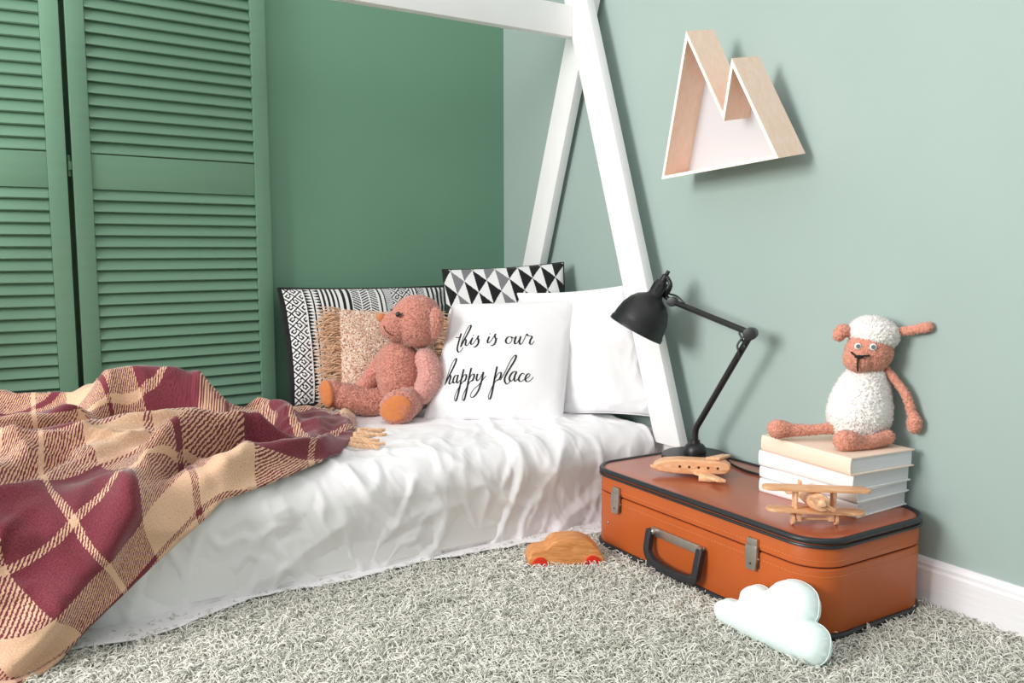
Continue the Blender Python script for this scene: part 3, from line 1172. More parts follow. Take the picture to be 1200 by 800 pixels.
# folds: crest line in (x, t), height, half width
FOLDS = [
    ([(-1.56, .38), (-1.47, .345), (-1.364, .33), (-1.25, .345), (-1.16, .39)], .088, .062),
    ([(-1.85, .15), (-1.73, .18), (-1.61, .22), (-1.50, .22), (-1.39, .25)], .048, .06),
    ([(-1.85, .56), (-1.74, .54), (-1.66, .535), (-1.586, .50), (-1.528, .42)], .050, .042),
    ([(-1.86, .70), (-1.743, .66), (-1.606, .66), (-1.457, .62), (-1.298, .58), (-1.16, .60)], .040, .055),
    ([(-1.50, .92), (-1.43, .84), (-1.34, .79), (-1.22, .76), (-1.12, .80)], .056, .036),
    ([(-1.62, 1.10), (-1.55, 1.0), (-1.50, .93)], .030, .038),
    ([(-1.37, .955), (-1.28, .915), (-1.17, .90), (-1.08, .87), (-.99, .76)], .034, .026),
    ([(-1.12, .30), (-1.06, .33), (-1.04, .46), (-1.06, .58)], .040, .034),
    ([(-.97, .27), (-.92, .38), (-.97, .55), (-1.04, .70)], .022, .040),
    ([(-.83, .40), (-.88, .55), (-.94, .68)], .022, .028),
    ([(-1.80, 1.26), (-1.70, 1.17), (-1.62, 1.07)], .034, .040),
    ([(-1.74, .62), (-1.66, .60), (-1.58, .575), (-1.50, .49)], -.050, .022),
    ([(-1.48, .955), (-1.40, .885), (-1.30, .845), (-1.18, .845)], -.034, .020),
    ([(-1.54, .46), (-1.44, .42), (-1.33, .43), (-1.22, .47)], -.030, .024),
    ([(-1.62, .82), (-1.52, .76), (-1.42, .70)], .020, .030),
    ([(-1.24, .50), (-1.14, .54), (-1.08, .66)], -.020, .022),
    ([(-1.74, .86), (-1.66, .80), (-1.60, .72)], -.022, .030),
]


def seg_dist(p, pl):
    best, bt = 9e9, 0
    L = len(pl) - 1
    for i in range(L):
        a, b = pl[i], pl[i + 1]
        dx, dy = b[0] - a[0], b[1] - a[1]
        t = max(0, min(1, ((p[0] - a[0]) * dx + (p[1] - a[1]) * dy) / (dx * dx + dy * dy)))
        d = math.hypot(p[0] - a[0] - t * dx, p[1] - a[1] - t * dy)
        if d < best:
            best, bt = d, (i + t) / L
    return best, bt


def bl_profile(t):
    te, r, thm = 0.915, 0.085, RAD(74)
    if t < te:
        return -t, 0.0, 0.0, 1.0
    u = t - te
    if u < r * thm:
        th = u / r
        return -te - r * math.sin(th), -r * (1 - math.cos(th)), -math.sin(th), math.cos(th)
    u -= r * thm
    y, z = -te - r * math.sin(thm), -r * (1 - math.cos(thm))
    return y - u * math.cos(thm), z - u * math.sin(thm), -math.sin(thm), math.cos(thm)


def inside(p, poly):
    c = False
    j = len(poly) - 1
    for i in range(len(poly)):
        if (poly[i][1] > p[1]) != (poly[j][1] > p[1]) and p[0] < (poly[j][0] - poly[i][0]) * (p[1] - poly[i][1]) / (poly[j][1] - poly[i][1]) + poly[i][0]:
            c = not c
        j = i
    return c


def blanket_pt(x, t):
    y, z, ny, nz = bl_profile(t)
    h = 0.0
    lean = 0.0
    for pl, hh, ww in FOLDS:
        d, k = seg_dist((x, t), pl)
        if d < ww * 3:
            fade = min(1, 3.5 * k + 0.25, 3.5 * (1 - k) + 0.25)
            dh = 1.5 * hh * fade / (1 + (d / ww) ** 2.4) * max(0.0, 1 - (d / (3 * ww)) ** 2)
            h += dh
            if ww < 0.06:
                lean += 0.62 * dh
    s_ = max(0, min(1, (-1.05 - x) / 0.35))
    bunch = 0.038 * s_ * s_ * (3 - 2 * s_) * max(0, min(1, (1.0 - t) / 0.2))
    h += bunch
    h += 0.013 * noise.noise(Vector((x * 6, t * 6, 3)))
    wq = 0.06 * noise.noise(Vector((x * 4, t * 4, 31)))
    h += 0.016 * max(0, ridged((x + wq) * 4.5, (t + wq) * 7.5, 12.3) - 0.55) / 0.45 * s_
    h += 0.009 * max(0, ridged((x - wq) * 9 + t * 4, (t + wq) * 10, 2.3) - 0.5) / 0.5
    h += 0.004 * noise.noise(Vector((x * 15, t * 15, 8)))
    de, _ = seg_dist((x, t), OUTL[4:])
    edge = min(1, de / 0.05)
    h = h * (0.35 + 0.65 * edge) + 0.012
    z0 = 0.318
    Z = z0 + z + nz * h - 0.62 * lean * edge * (1 - nz) * 0.5
    Y = y + ny * h - lean * edge * nz
    if Z < 0.055:
        k = 0.055 - Z
        Z = 0.055 + 0.006 * math.sin(x * 30)
        Y -= k * 0.8
    return (x, Y, Z)


blanket = thing('plaid_blanket', 'burgundy and tan plaid wool blanket heaped across the bed', 'blanket')
xs = np.arange(-2.05, -0.80, 0.0065)
ts = np.arange(0.10, 1.37, 0.0065)
ok = {}
for i in range(len(xs) - 1):
    for j in range(len(ts) - 1):
        if inside(((xs[i] + xs[i + 1]) / 2, (ts[j] + ts[j + 1]) / 2), OUTL):
            ok[(i, j)] = True
used = {}
par = []
Fc = []
for (i, j) in ok:
    q = []
    for c in ((i, j), (i + 1, j), (i + 1, j + 1), (i, j + 1)):
        if c not in used:
            used[c] = len(par)
            par.append([xs[c[0]], ts[c[1]]])
        q.append(used[c])
    Fc.append(q)
# snap the border vertices to the outline
for c, k in used.items():
    i, j = c
    if not all(((i + a, j + b) in ok) for a in (-1, 0) for b in (-1, 0)):
        p = par[k]
        best = None
        for e in range(len(OUTL)):
            a, b = OUTL[e], OUTL[(e + 1) % len(OUTL)]
            dx, dy = b[0] - a[0], b[1] - a[1]
            t = max(0, min(1, ((p[0] - a[0]) * dx + (p[1] - a[1]) * dy) / (dx * dx + dy * dy)))
            q = (a[0] + t * dx, a[1] + t * dy)
            d = math.hypot(p[0] - q[0], p[1] - q[1])
            if best is None or d < best[0]:
                best = (d, q)
        par[k] = list(best[1])
V = [blanket_pt(x, t) for x, t in par]
bl = raw_mesh('cloth', V, Fc, MT['plaid'], blanket)
uvs = cloth_uv(np.array(par))
ul = bl.data.uv_layers.new(name='UVMap')
li = np.zeros(len(bl.data.loops), dtype=np.int32)
bl.data.loops.foreach_get('vertex_index', li)
ul.data.foreach_set('uv', uvs[li].astype(np.float32).ravel())
md = bl.modifiers.new('solid', 'SOLIDIFY')
md.thickness = 0.007
md.offset = 1
# rolled fold at the back
g = G()
pts = [Vector((-1.492, -0.235, 0.455)), Vector((-1.45, -0.245, 0.463)), Vector((-1.39, -0.26, 0.470)), Vector((-1.33, -0.28, 0.455))]
g.tube(pts, [0.019, 0.020, 0.021, 0.020], 18, cap=False, sub=6)
o = g.build('rolled_fold', MT['blanket_tan'], blanket)
md = o.modifiers.new('solid', 'SOLIDIFY')
md.thickness = 0.004
# tassels at the end of the blanket
tas = [(-0.955, -0.77, 14), (-0.935, -0.74, 30), (-0.925, -0.715, 18), (-0.905, -0.70, 42), (-0.965, -0.795, 0), (-0.98, -0.82, -12), (-0.895, -0.67, 28)]
for k, (x, y, a) in enumerate(tas):
    d = Vector((math.cos(RAD(a - 25)), math.sin(RAD(a - 25)), 0))
    n_side = Vector((-d.y, d.x, 0))
    L = 0.075 + 0.02 * ((k * 37) % 5) / 5
    pth = [Vector((x, y, 0.335)), Vector((x, y, 0.331)) + d * L * 0.35 + n_side * 0.006 * (-1) ** k, Vector((x, y, 0.328)) + d * L * 0.7 - n_side * 0.006 * (-1) ** k,
           Vector((x, y, 0.326)) + d * L]
    g = G()
    for s_ in (0, PI):
        P2, R2 = smooth_path(pth, [0.0045, 0.0045, 0.004, 0.002], 8)
        q = [p + Vector((n_side.x * math.cos(i * 0.9 + s_), n_side.y * math.cos(i * 0.9 + s_), math.sin(i * 0.9 + s_))) * 0.0028 for i, p in enumerate(P2)]
        g.tube(q, R2, 7)
    g.build('tassel', MT['tassel'], blanket)


# ------------------------------------------------------------------ suitcase
case = thing('suitcase', 'tan leather suitcase with black piping lying on the rug', 'suitcase', (-0.203, -1.44, 0.03), RAD(-1.0))
HX, HY, CR = 0.188, 0.378, 0.078


def rrect(hx, hy, r, z, n=10):
    pts = []
    for (cx, cy, a0) in ((hx - r, hy - r, 0), (-hx + r, hy - r, 90), (-hx + r, -hy + r, 180), (hx - r, -hy + r, 270)):
        for k in range(n + 1):
            a = RAD(a0 + 90 * k / n)
            pts.append((cx + r * math.cos(a), cy + r * math.sin(a), z))
    return pts


def loft(g, rings, mi=0, cap=(True, True)):
    n = len(rings[0])
    v = [q for r in rings for q in r]
    f = []
    for i in range(len(rings) - 1):
        for k in range(n):
            k2 = (k + 1) % n
            f.append((i * n + k, i * n + k2, (i + 1) * n + k2, (i + 1) * n + k))
    if cap[0]:
        f.append(tuple(range(n - 1, -1, -1)))
    if cap[1]:
        e = (len(rings) - 1) * n
        f.append(tuple(e + k for k in range(n)))
    return g.add(v, f, mi)


def ring(off, z):
    return rrect(HX + off, HY + off, CR + off, z)


ZS = 0.160
loft(G(), [ring(-0.004, 0.004), ring(0, 0.010), ring(0, ZS - 0.004), ring(-0.003, ZS - 0.0015)]).build('body', MT['leather'], case)
loft(G(), [ring(-0.003, ZS + 0.0015), ring(0.0, ZS + 0.004), ring(0.0, 0.211), ring(-0.003, 0.217), ring(-0.010, 0.219)], cap=(True, False)).build('lid', MT['leather'], case)
loft(G(), [ring(-0.0095, 0.215), ring(-0.0095, 0.2195), ring(-0.014, 0.2208), ring(-0.05, 0.2215)]).build('lid_panel', MT['leather_top'], case)
loft(G(), [ring(-0.0055, ZS - 0.002), ring(-0.0055, ZS + 0.002)]).build('seam_gap', MT['seam'], case)
for z, nm in ((0.2165, 'top_piping'), (0.017, 'bottom_piping')):
    r_ = ring(0.0, z)
    r_.append(r_[0])
    G().tube(r_, 0.0068 if nm == 'top_piping' else 0.0075, 10, cap=False).build(nm, MT['black_rubber'], case)
r_ = ring(0.0035, 0.2055)
r_.append(r_[0])
G().tube(r_, 0.0036, 8, cap=False).build('lower_piping', MT['black_rubber'], case)


def stitches(z):
    r_ = [Vector(q) for q in rrect(HX + 0.0004, HY + 0.0004, CR, z, 24)]
    r_.append(r_[0])
    g = G()
    acc = 0.0
    on_, L_on, per = True, 0.0055, 0.0095
    for a, b in zip(r_[:-1], r_[1:]):
        d = b - a
        l = d.length
        t = 0.0
        nst = max(1, int(round(l / per)))
        for k in range(nst):
            p0 = a + d * (k / nst)
            p1 = a + d * ((k + L_on / per) / nst)
            g.tube([p0, p1], 0.0007, 4)
    o = g.build('stitching', MT['thread'], case)
    return subst(o)


stitches(ZS + 0.015)
stitches(ZS - 0.017)
FX = -HX
for y in (0.258, -0.208):
    lt = G()
    xf = Matrix.Translation((FX, y, 0))
    ol = [(-0.0155, 0.170), (-0.0165, 0.150), (-0.0125, 0.117), (0.0125, 0.117), (0.0165, 0.150), (0.0155, 0.170)]
    # front plate hangs below the hinge; extrude along x
    rot = Matrix.Rotation(RAD(90), 4, 'Z')
    lt.prism([(a, b) for a, b in ol], 0.004, 0.0105, xf=xf @ rot)
    o = lt.build('latch', MT['steel'], case, bevel=0.0012)
    G().box((FX - 0.008, y - 0.014, 0.166), (FX - 0.0005, y + 0.014, 0.186)).build('latch_catch', MT['steel'], o, bevel=0.0015)
    G().box((FX - 0.004, y - 0.017, 0.122), (FX - 0.0003, y + 0.017, 0.168)).build('latch_plate', MT['steel_dark'], o, bevel=0.001)
    G().tube([(FX - 0.0112, y, 0.131), (FX - 0.0098, y, 0.131)], 0.0022, 8).build('keyhole', MT['ink'], o)
    G().tube([(FX - 0.0045, y - 0.0185, 0.144), (FX - 0.0045, y + 0.0185, 0.144)], 0.0028, 8).build('latch_pin', MT['steel'], o)
G().ball((FX - 0.001, 0.296, 0.081), (0.0025, 0.004, 0.004), 12).build('rivet', MT['steel'], case)
hd = G()
hy0, hy1 = 0.112, -0.062
path = [(FX - 0.012, hy0, 0.118), (FX - 0.020, hy0 - 0.001, 0.085), (FX - 0.025, hy0 - 0.007, 0.062), (FX - 0.028, hy0 - 0.03, 0.047), (FX - 0.029, (hy0 + hy1) / 2, 0.040),
        (FX - 0.028, hy1 + 0.03, 0.043), (FX - 0.025, hy1 + 0.005, 0.050), (FX - 0.020, hy1, 0.085), (FX - 0.012, hy1, 0.118)]
Psm, _ = smooth_path([Vector(q) for q in path], [0] * len(path), 5)
hd.rect_sweep(Psm, 0.019, 0.016, (-1, 0, 0))
hnd = hd.build('handle', MT['black_rubber'], case, bevel=0.003)
G().box((FX - 0.0075, hy1 - 0.004, 0.100), (FX - 0.001, hy0 + 0.004, 0.122)).build('handle_bar', MT['steel'], hnd, bevel=0.002)
G().ball((FX - 0.010, hy0 - 0.006, 0.112), 0.0085, 16).build('handle_knob', MT['steel'], hnd)
G().tube([(FX - 0.010, hy1 + 0.004, 0.100), (FX - 0.010, hy1 + 0.004, 0.122)], 0.006, 12).build('handle_clip', MT['steel'], hnd)

TOPZ = 0.2515

# ------------------------------------------------------------------ desk lamp
lamp = thing('desk_lamp', 'black jointed metal desk lamp with bell shade on the suitcase', 'lamp', (-0.112, -1.178, TOPZ))
G().lathe([(0.0, 0), (0.088, 0), (0.091, 0.003), (0.091, 0.014), (0.088, 0.0175), (0.0, 0.0185)], 56, cap=False).build('base', MT['black'], lamp)
G().lathe([(0.0, 0.016), (0.030, 0.017), (0.031, 0.024), (0.029, 0.036), (0.023, 0.044), (0.014, 0.048), (0.013, 0.056), (0.0, 0.057)], 32, cap=False).build('base_hub', MT['black'], lamp)
A0, A1, A2, A3 = Vector((0, 0, 0.05)), Vector((0, -0.006, 0.095)), Vector((0.008, -0.085, 0.222)), Vector((0.012, -0.176, 0.3595))
G().tube([A0, A0 + Vector((0, 0, 0.025)), A1, A1 + (A3 - A1) * 0.12, A3], 0.0086, 14, sub=6).build('lower_arm', MT['black'], lamp)
ax = Vector((-0.86, -0.5, 0)).normalized()
J = G().tube([A3 - ax * 0.014 + Vector((0, 0, 0.004)), A3 + ax * 0.016 + Vector((0, 0, 0.004))], 0.0165, 20)
J.tube([A3 - ax * 0.030 + Vector((0, 0, 0.004)), A3 - ax * 0.012 + Vector((0, 0, 0.004))], 0.0150, 20)
J.build('elbow_joint', MT['black'], lamp, bevel=0.0015)
B1 = Vector((0.0, 0.098, 0.434))
G().tube([A3 + Vector((0, 0, 0.006)), B1], 0.0084, 14).build('upper_arm', MT['black'], lamp)
J = G().tube([B1 - ax * 0.012, B1 + ax * 0.014], 0.0140, 20)
J.tube([B1, B1 + Vector((-0.004, 0.034, 0.016))], 0.0065, 12)
J.build('head_joint', MT['black'], lamp, bevel=0.0015)
for pts in ([(0.004, -0.160, 0.355), (-0.006, -0.150, 0.333), (-0.004, -0.156, 0.312), (0.004, -0.146, 0.298)],
            [B1 + Vector((0, -0.045, -0.002)), B1 + Vector((-0.004, -0.02, 0.016)), B1 + Vector((-0.004, 0.012, 0.022)), B1 + Vector((-0.004, 0.04, 0.036))],
            [A3 + (B1 - A3) * 0.12 + Vector((-0.004, 0, -0.004)), A3 + Vector((-0.006, 0.018, -0.018)), A3 + Vector((-0.006, 0.012, -0.034)), A3 + Vector((-0.003, 0.030, -0.045))]):
    G().tube(pts, 0.0028, 8, sub=6).build('wire', MT['black'], lamp)
# shade
sd = (_R0 * -0.47 + Vector((0, 0, -0.88)) + Vector((0.53, 0.84, 0)) * 0.06).normalized()
neck = Vector((-0.012, 0.128, 0.490))
xf = aim(neck, sd)
sh = G()
pr = [(0.0, 0.0), (0.017, 0.0), (0.0195, 0.004), (0.0215, 0.042), (0.026, 0.048), (0.046, 0.060), (0.060, 0.077), (0.071, 0.101), (0.0765, 0.128), (0.0778, 0.142), (0.0808, 0.146), (0.0818, 0.158), (0.0785, 0.159),
      (0.0745, 0.142), (0.068, 0.104), (0.056, 0.080), (0.040, 0.066), (0.0, 0.062)]
sh.lathe(pr, 56, xf=xf, cap=False)
shade = sh.build('shade', MT['black'], lamp, ang=50)
for a in range(6):
    th = RAD(60 * a + 15)
    G().box((-0.0016, -0.0016, 0.012), (0.0016, 0.0016, 0.034), xf=xf @ Matrix.Translation((0.0205 * math.cos(th), 0.0205 * math.sin(th), 0))).build('vent_slot', MT['ink'], shade)
sw = G().lathe([(0, -0.034), (0.005, -0.034), (0.006, -0.022), (0.010, -0.018), (0.011, 0.0), (0, 0.001)], 18, xf=xf, cap=False)
sw.build('switch_stem', MT['black'], shade)
G().tube([neck + Vector((0.0, -0.018, 0.012)), neck + Vector((0.0, -0.032, -0.012)), B1 + Vector((-0.004, 0.03, 0.012))], 0.006, 10, sub=5).build('head_bracket', MT['black'], shade)
bulb = G().ball(xf @ Vector((0, 0, 0.094)), 0.026, 20)
bulb.build('bulb', MT['eye_white'], lamp)
G().tube([(0.05, -0.070, 0.006), (0.03, -0.12, 0.0035), (0.015, -0.20, 0.0035), (0.03, -0.30, 0.0035)], 0.0032, 8, sub=8).build('cord', MT['black'], lamp)

# ------------------------------------------------------------------ books
BZ = [0.0, 0.033, 0.060, 0.097, 0.1355]
spec = [
    # corner front-left (far), front-right(near) centre/size/rot, cover
    ((-0.106, -1.618), 0.188, 0.262, RAD(1.5), 'white_cover', 'lowest white book of the stack on the suitcase'),
    ((-0.104, -1.618), 0.186, 0.268, RAD(0.0), 'white_cover', 'thin white book second from the bottom of the stack'),
    ((-0.106, -1.618), 0.190, 0.272, RAD(-3.0), 'white_cover', 'thick white book just under the cream book'),
    ((-0.114, -1.630), 0.194, 0.268, RAD(-6.0), 'cream_cover', 'cream covered book on top of the stack under the toy sheep'),
]
for k, ((cx, cy), bw, bl_, rz, cov, lab) in enumerate(spec):
    b = thing('book', lab, 'book', (cx, cy, TOPZ + BZ[k] + 0.0005 * k), rz, 'stacked books on the suitcase')
    h = BZ[k + 1] - BZ[k] - 0.0006
    t = 0.0028
    g = G()
    g.box((-bw / 2, -bl_ / 2, 0), (bw / 2, bl_ / 2, t))
    g.box((-bw / 2, -bl_ / 2, h - t), (bw / 2, bl_ / 2, h))
    # rounded spine on the room side
    n = 8
    out, inn = [], []
    for i in range(n + 1):
        a = -PI / 2 + PI * i / n
        out.append((-bw / 2 - 0.004 * math.cos(a), h / 2 + h / 2 * math.sin(a)))
        inn.append((-bw / 2 + t - 0.004 * math.cos(a), h / 2 + (h / 2 - t) * math.sin(a)))
    g.prism(out + inn[::-1], -bl_ / 2, bl_ / 2)
    g.build('cover', MT[cov], b, bevel=0.0006, seg=1)
    g = G().box((-bw / 2 + t, -bl_ / 2 + 0.004, t), (bw / 2 - 0.004, bl_ / 2 - 0.004, h - t))
    g.build('pages', MT['pages'], b)

# ------------------------------------------------------------------ toy sheep
SHZ = TOPZ + BZ[4] + 0.003
sheep = thing('toy_sheep', 'crocheted toy sheep with white woolly body sitting on the books', 'toy', (-0.073, -1.657, SHZ), FIG)


def sp_(px, py, d=0.0):
    return Vector(((px - 1013) * 0.00192, d, (514 - py) * 0.00192))


def yarn(name, g, parent):
    return plush(name, g, MT['crochet'], parent, spacing=0.0034, size=0.0025, height=0.0030, aniso=1.3)


g = G()
pp, rr = [], []
for (px_, py_, r_) in ((1012, 513, 0.012), (1013, 509, 0.040), (1013, 500, 0.058), (1014, 484, 0.069), (1016, 466, 0.066), (1019, 448, 0.055), (1022, 434, 0.042), (1024, 424, 0.028), (1025, 418, 0.010)):
    pp.append(sp_(px_, py_))
    rr.append(r_)
g.tube(pp, rr, 30, sub=5)
plush('woolly_body', g, MT['wool'], sheep, spacing=0.0042, size=0.0034, height=0.0052, aniso=1.2)
g = G().ball(sp_(1020, 406, -0.012), (0.051, 0.048, 0.047), 26).ball(sp_(1006, 413, -0.026), (0.034, 0.034, 0.030), 22)
hd_ = yarn('head', g, sheep)
plush('wool_cap', G().ball(sp_(1027, 385, -0.004), (0.053, 0.054, 0.038), 26, xf=Matrix.Rotation(RAD(12), 4, 'Y')), MT['wool'], hd_, spacing=0.0040, size=0.0034, height=0.0050)
yarn('ear', capsule(G(), [sp_(1046, 384, -0.014), sp_(1060, 379, -0.044), sp_(1073, 374, -0.072)], [0.0085, 0.0095, 0.0105], 12), hd_)
yarn('ear', capsule(G(), [sp_(999, 383, 0.008), sp_(992, 382, 0.008), sp_(988, 387, 0.008)], [0.012, 0.015, 0.013], 12), hd_)
for (px_, py_, d) in ((1014.5, 397.5, -0.0580), (1000, 397.5, -0.044)):
    e = G().lathe([(0, 0), (0.0076, 0), (0.0076, 0.002), (0.0055, 0.0045), (0, 0.0052)], 20, xf=aim(sp_(px_, py_, d), (-0.25, -1, 0.1)), cap=False).build('eye', MT['eye_white'], hd_)
    G().lathe([(0, 0.0045), (0.0046, 0.0045), (0.0046, 0.0056), (0, 0.0058)], 16, xf=aim(sp_(px_, py_, d), (-0.25, -1, 0.1)), cap=False).build('pupil', MT['eye_grey'], e)
g = G()
for pts in ([(992, 404, -0.046), (995, 407.5, -0.056), (998, 408, -0.0605), (1010, 407, -0.0640)], [(994, 409, -0.0565), (999, 409, -0.0615), (1003, 409.5, -0.0635)], [(997.5, 408, -0.0605), (997, 416, -0.0605), (999, 426, -0.054)]):
    g.tube([sp_(*q) for q in pts], 0.0020, 8, sub=4)
g.ball(sp_(998.5, 408.8, -0.0605), (0.0075, 0.003, 0.0045), 12)
g.build('stitched_nose', MT['ink'], hd_)
yarn('arm', capsule(G(), [sp_(1041, 428, -0.018), sp_(1055, 450, -0.046), sp_(1063, 474, -0.058), sp_(1065, 484, -0.062), sp_(1065.5, 490, -0.062)], [0.0085, 0.0085, 0.0095, 0.0150, 0.0145], 14), sheep)
yarn('arm', capsule(G(), [sp_(1012, 434, 0.030), sp_(1008, 456, 0.050), sp_(1006, 480, 0.056)], [0.0085, 0.009, 0.013], 12), sheep)
yarn('leg', capsule(G(), [sp_(985, 498, 0.0), sp_(962, 501, 0.005), sp_(938, 502, 0.010), sp_(924, 501, 0.012), sp_(919, 501, 0.013)], [0.0125, 0.0105, 0.0135, 0.020, 0.021], 14), sheep)
yarn('leg', capsule(G(), [sp_(1036, 503, -0.055), sp_(1018, 506, -0.072), sp_(1000, 507, -0.083), sp_(985, 504, -0.089), sp_(979, 503.5, -0.090)], [0.0155, 0.0135, 0.0145, 0.022, 0.0225], 14), sheep)

# ------------------------------------------------------------------ wooden airliner toy
pl = thing('toy_airliner', 'wooden toy airliner with drilled portholes beside the lamp base', 'toy', (-0.245, -1.300, TOPZ), math.atan2(-0.142, 0.138))
# local x runs nose -> tail, y to the far side
top = [(0, 0.020), (0.008, 0.033), (0.03, 0.043), (0.07, 0.047), (0.14, 0.047), (0.185, 0.044), (0.198, 0.036), (0.198, 0.024), (0.185, 0.014), (0.13, 0.009), (0.06, 0.009), (0.02, 0.012)]
g = G().prism([(a - 0.1, b) for a, b in top][::-1], -0.021, 0.021)
fus = g.build('fuselage', MT['toywood'], pl, bevel=0.008, seg=3)
for i in range(5):
    xx = -0.028 + i * 0.0235
    G().tube([(xx, -0.0216, 0.029), (xx, -0.0200, 0.029)], 0.0034, 12).build('porthole', MT['hole'], fus)
    G().tube([(xx, 0.0216, 0.029), (xx, 0.0200, 0.029)], 0.0034, 12).build('porthole', MT['hole'], fus)
for s_ in (-1, 1):
    z0 = 0.012 if s_ < 0 else 0.030
    wv = [(-0.002, s_ * 0.012), (0.042, s_ * 0.012), (0.086, s_ * 0.082), (0.066, s_ * 0.086)]
    g = G()
    v = [(a, b, 0.010) for a, b in wv] + [(a, b, 0.0175) for a, b in wv]
    g.add(v, [(3, 2, 1, 0), (4, 5, 6, 7), (0, 1, 5, 4), (1, 2, 6, 5), (2, 3, 7, 6), (3, 0, 4, 7)])
    wg = g.build('wing', MT['toywood2'], pl, bevel=0.002)
    G().tube([(0.020, s_ * 0.050, 0.0085), (0.058, s_ * 0.050, 0.0085)], 0.0082, 18).build('engine', MT['toywood2'], wg, bevel=0.0015)
    tv = [(0.070, s_ * 0.006), (0.094, s_ * 0.006), (0.112, s_ * 0.045), (0.098, s_ * 0.045)]
    if s_ > 0:
        g = G()
        v = [(a - 0.005, b, 0.0462) for a, b in ((0.040, -0.004), (0.075, -0.006), (0.104, 0.040), (0.082, 0.044))] + [(a - 0.005, b, 0.0530) for a, b in ((0.040, -0.004), (0.075, -0.006), (0.104, 0.040), (0.082, 0.044))]
        g.add(v, [(3, 2, 1, 0), (4, 5, 6, 7), (0, 1, 5, 4), (1, 2, 6, 5), (2, 3, 7, 6), (3, 0, 4, 7)])
        g.build('tailplane', MT['toywood2'], pl, bevel=0.002)
G().ball((-0.1, 0, 0.021), 0.004, 10).build('nose_pin', MT['toywood2'], fus)

# ------------------------------------------------------------------ wooden biplane
bp = thing('toy_biplane', 'wooden toy biplane parked in front of the books', 'toy', (-0.305, -1.728, TOPZ), RAD(-34))


def wing(z, y0, span, name, tilt):
    g = G()
    n = 10
    ol = []
    ch = 0.020
    hs = span / 2
    for k in range(n + 1):
        a = -PI / 2 + PI * k / n
        ol.append((hs - 0.018 + 0.018 * math.cos(a), ch * math.sin(a)))
    for k in range(n + 1):
        a = PI / 2 + PI * k / n
        ol.append((-hs + 0.018 + 0.018 * math.cos(a), ch * math.sin(a)))
    m_ = len(ol)
    zt = lambda x: tilt * x
    v = [(x, y + y0, z + zt(x)) for x, y in ol] + [(x, y + y0, z + zt(x) + 0.0065) for x, y in ol]
    g.add(v, [tuple(range(m_ - 1, -1, -1)), tuple(range(m_, 2 * m_))] + [(i, (i + 1) % m_, (i + 1) % m_ + m_, i + m_) for i in range(m_)])
    return g.build(name, MT['toywood'], bp, bevel=0.0018)


wing(0.0745, 0.0, 0.226, 'upper_wing', -0.03)
wing(0.0275, 0.0, 0.206, 'lower_wing', -0.04)
for x in (-0.042, 0.038):
    G().tube([(x, -0.004, 0.033 - 0.04 * x), (x, -0.004, 0.0755 - 0.03 * x)], 0.0040, 12).build('strut', MT['toywood2'], bp)
    G().tube([(x, 0.012, 0.033 - 0.04 * x), (x, 0.012, 0.0755 - 0.03 * x)], 0.0040, 12).build('strut', MT['toywood2'], bp)
fz = 0.052
g = G().lathe([(0, -0.036), (0.0165, -0.036), (0.0185, -0.032), (0.0190, 0.0), (0.0165, 0.035), (0.012, 0.085), (0.008, 0.125), (0, 0.126)], 24, xf=aim((0, 0, fz), (0, 1, -0.12)), cap=False)
fu = g.build('fuselage', MT['toywood2'], bp)
G().lathe([(0, -0.050), (0.005, -0.049), (0.0085, -0.044), (0.0085, -0.036), (0, -0.035)], 16, xf=aim((0, 0, fz), (0, 1, -0.12)), cap=False).build('propeller_hub', MT['toywood2'], fu)
G().box((-0.030, -0.0015, -0.0045), (0.030, 0.0015, 0.0045), xf=Matrix.Translation((0, -0.040, fz + 0.004)) @ Matrix.Rotation(RAD(28), 4, 'Y') @ Matrix.Rotation(RAD(15), 4, 'X')).build('propeller', MT['toywood2'], fu, bevel=0.001)
G().box((-0.032, 0.095, 0.0375), (0.032, 0.118, 0.0420)).build('tailplane', MT['toywood'], bp, bevel=0.0015)
G().box((-0.002, 0.098, 0.042), (0.002, 0.120, 0.066)).build('tail_fin', MT['toywood'], bp, bevel=0.0015)
for x in (-0.036, 0.032):
    G().box((x - 0.0055, -0.009, 0.009), (x + 0.0055, 0.009, 0.0278 - 0.04 * x)).build('landing_strut', MT['toywood2'], bp, bevel=0.001)
for x in (-0.047, 0.043):
    G().tube([(x - 0.003, 0, 0.0125), (x + 0.003, 0, 0.0125)], 0.0125, 22).build('wheel', MT['toywood2'], bp, bevel=0.001)
G().tube([(-0.05, 0, 0.0125), (0.046, 0, 0.0125)], 0.0028, 10).build('axle', MT['toywood2'], bp)

# ------------------------------------------------------------------ wooden car
car = thing('toy_car', 'wooden toy car with red wheels on the rug by the suitcase', 'toy', (-0.535, -1.150, 0.031), RAD(-27))
ol = [(-0.098, 0.014), (-0.099, 0.022), (-0.090, 0.042), (-0.078, 0.047), (-0.052, 0.050), (-0.038, 0.066), (-0.022, 0.073), (0.010, 0.0755), (0.040, 0.073), (0.064, 0.063), (0.084, 0.044), (0.096, 0.022), (0.098, 0.010), (0.09, 0.008),
      (-0.09, 0.008)]
G().prism(ol[::-1], -0.036, 0.036).build('body', MT['carwood'], car, bevel=0.005, seg=3)
for x in (-0.068, 0.066):
    for s_ in (-1, 1):
        G().tube([(x, s_ * 0.030, 0.013), (x, s_ * 0.0405, 0.013)], 0.0195, 26).build('wheel', MT['red'], car, bevel=0.002)

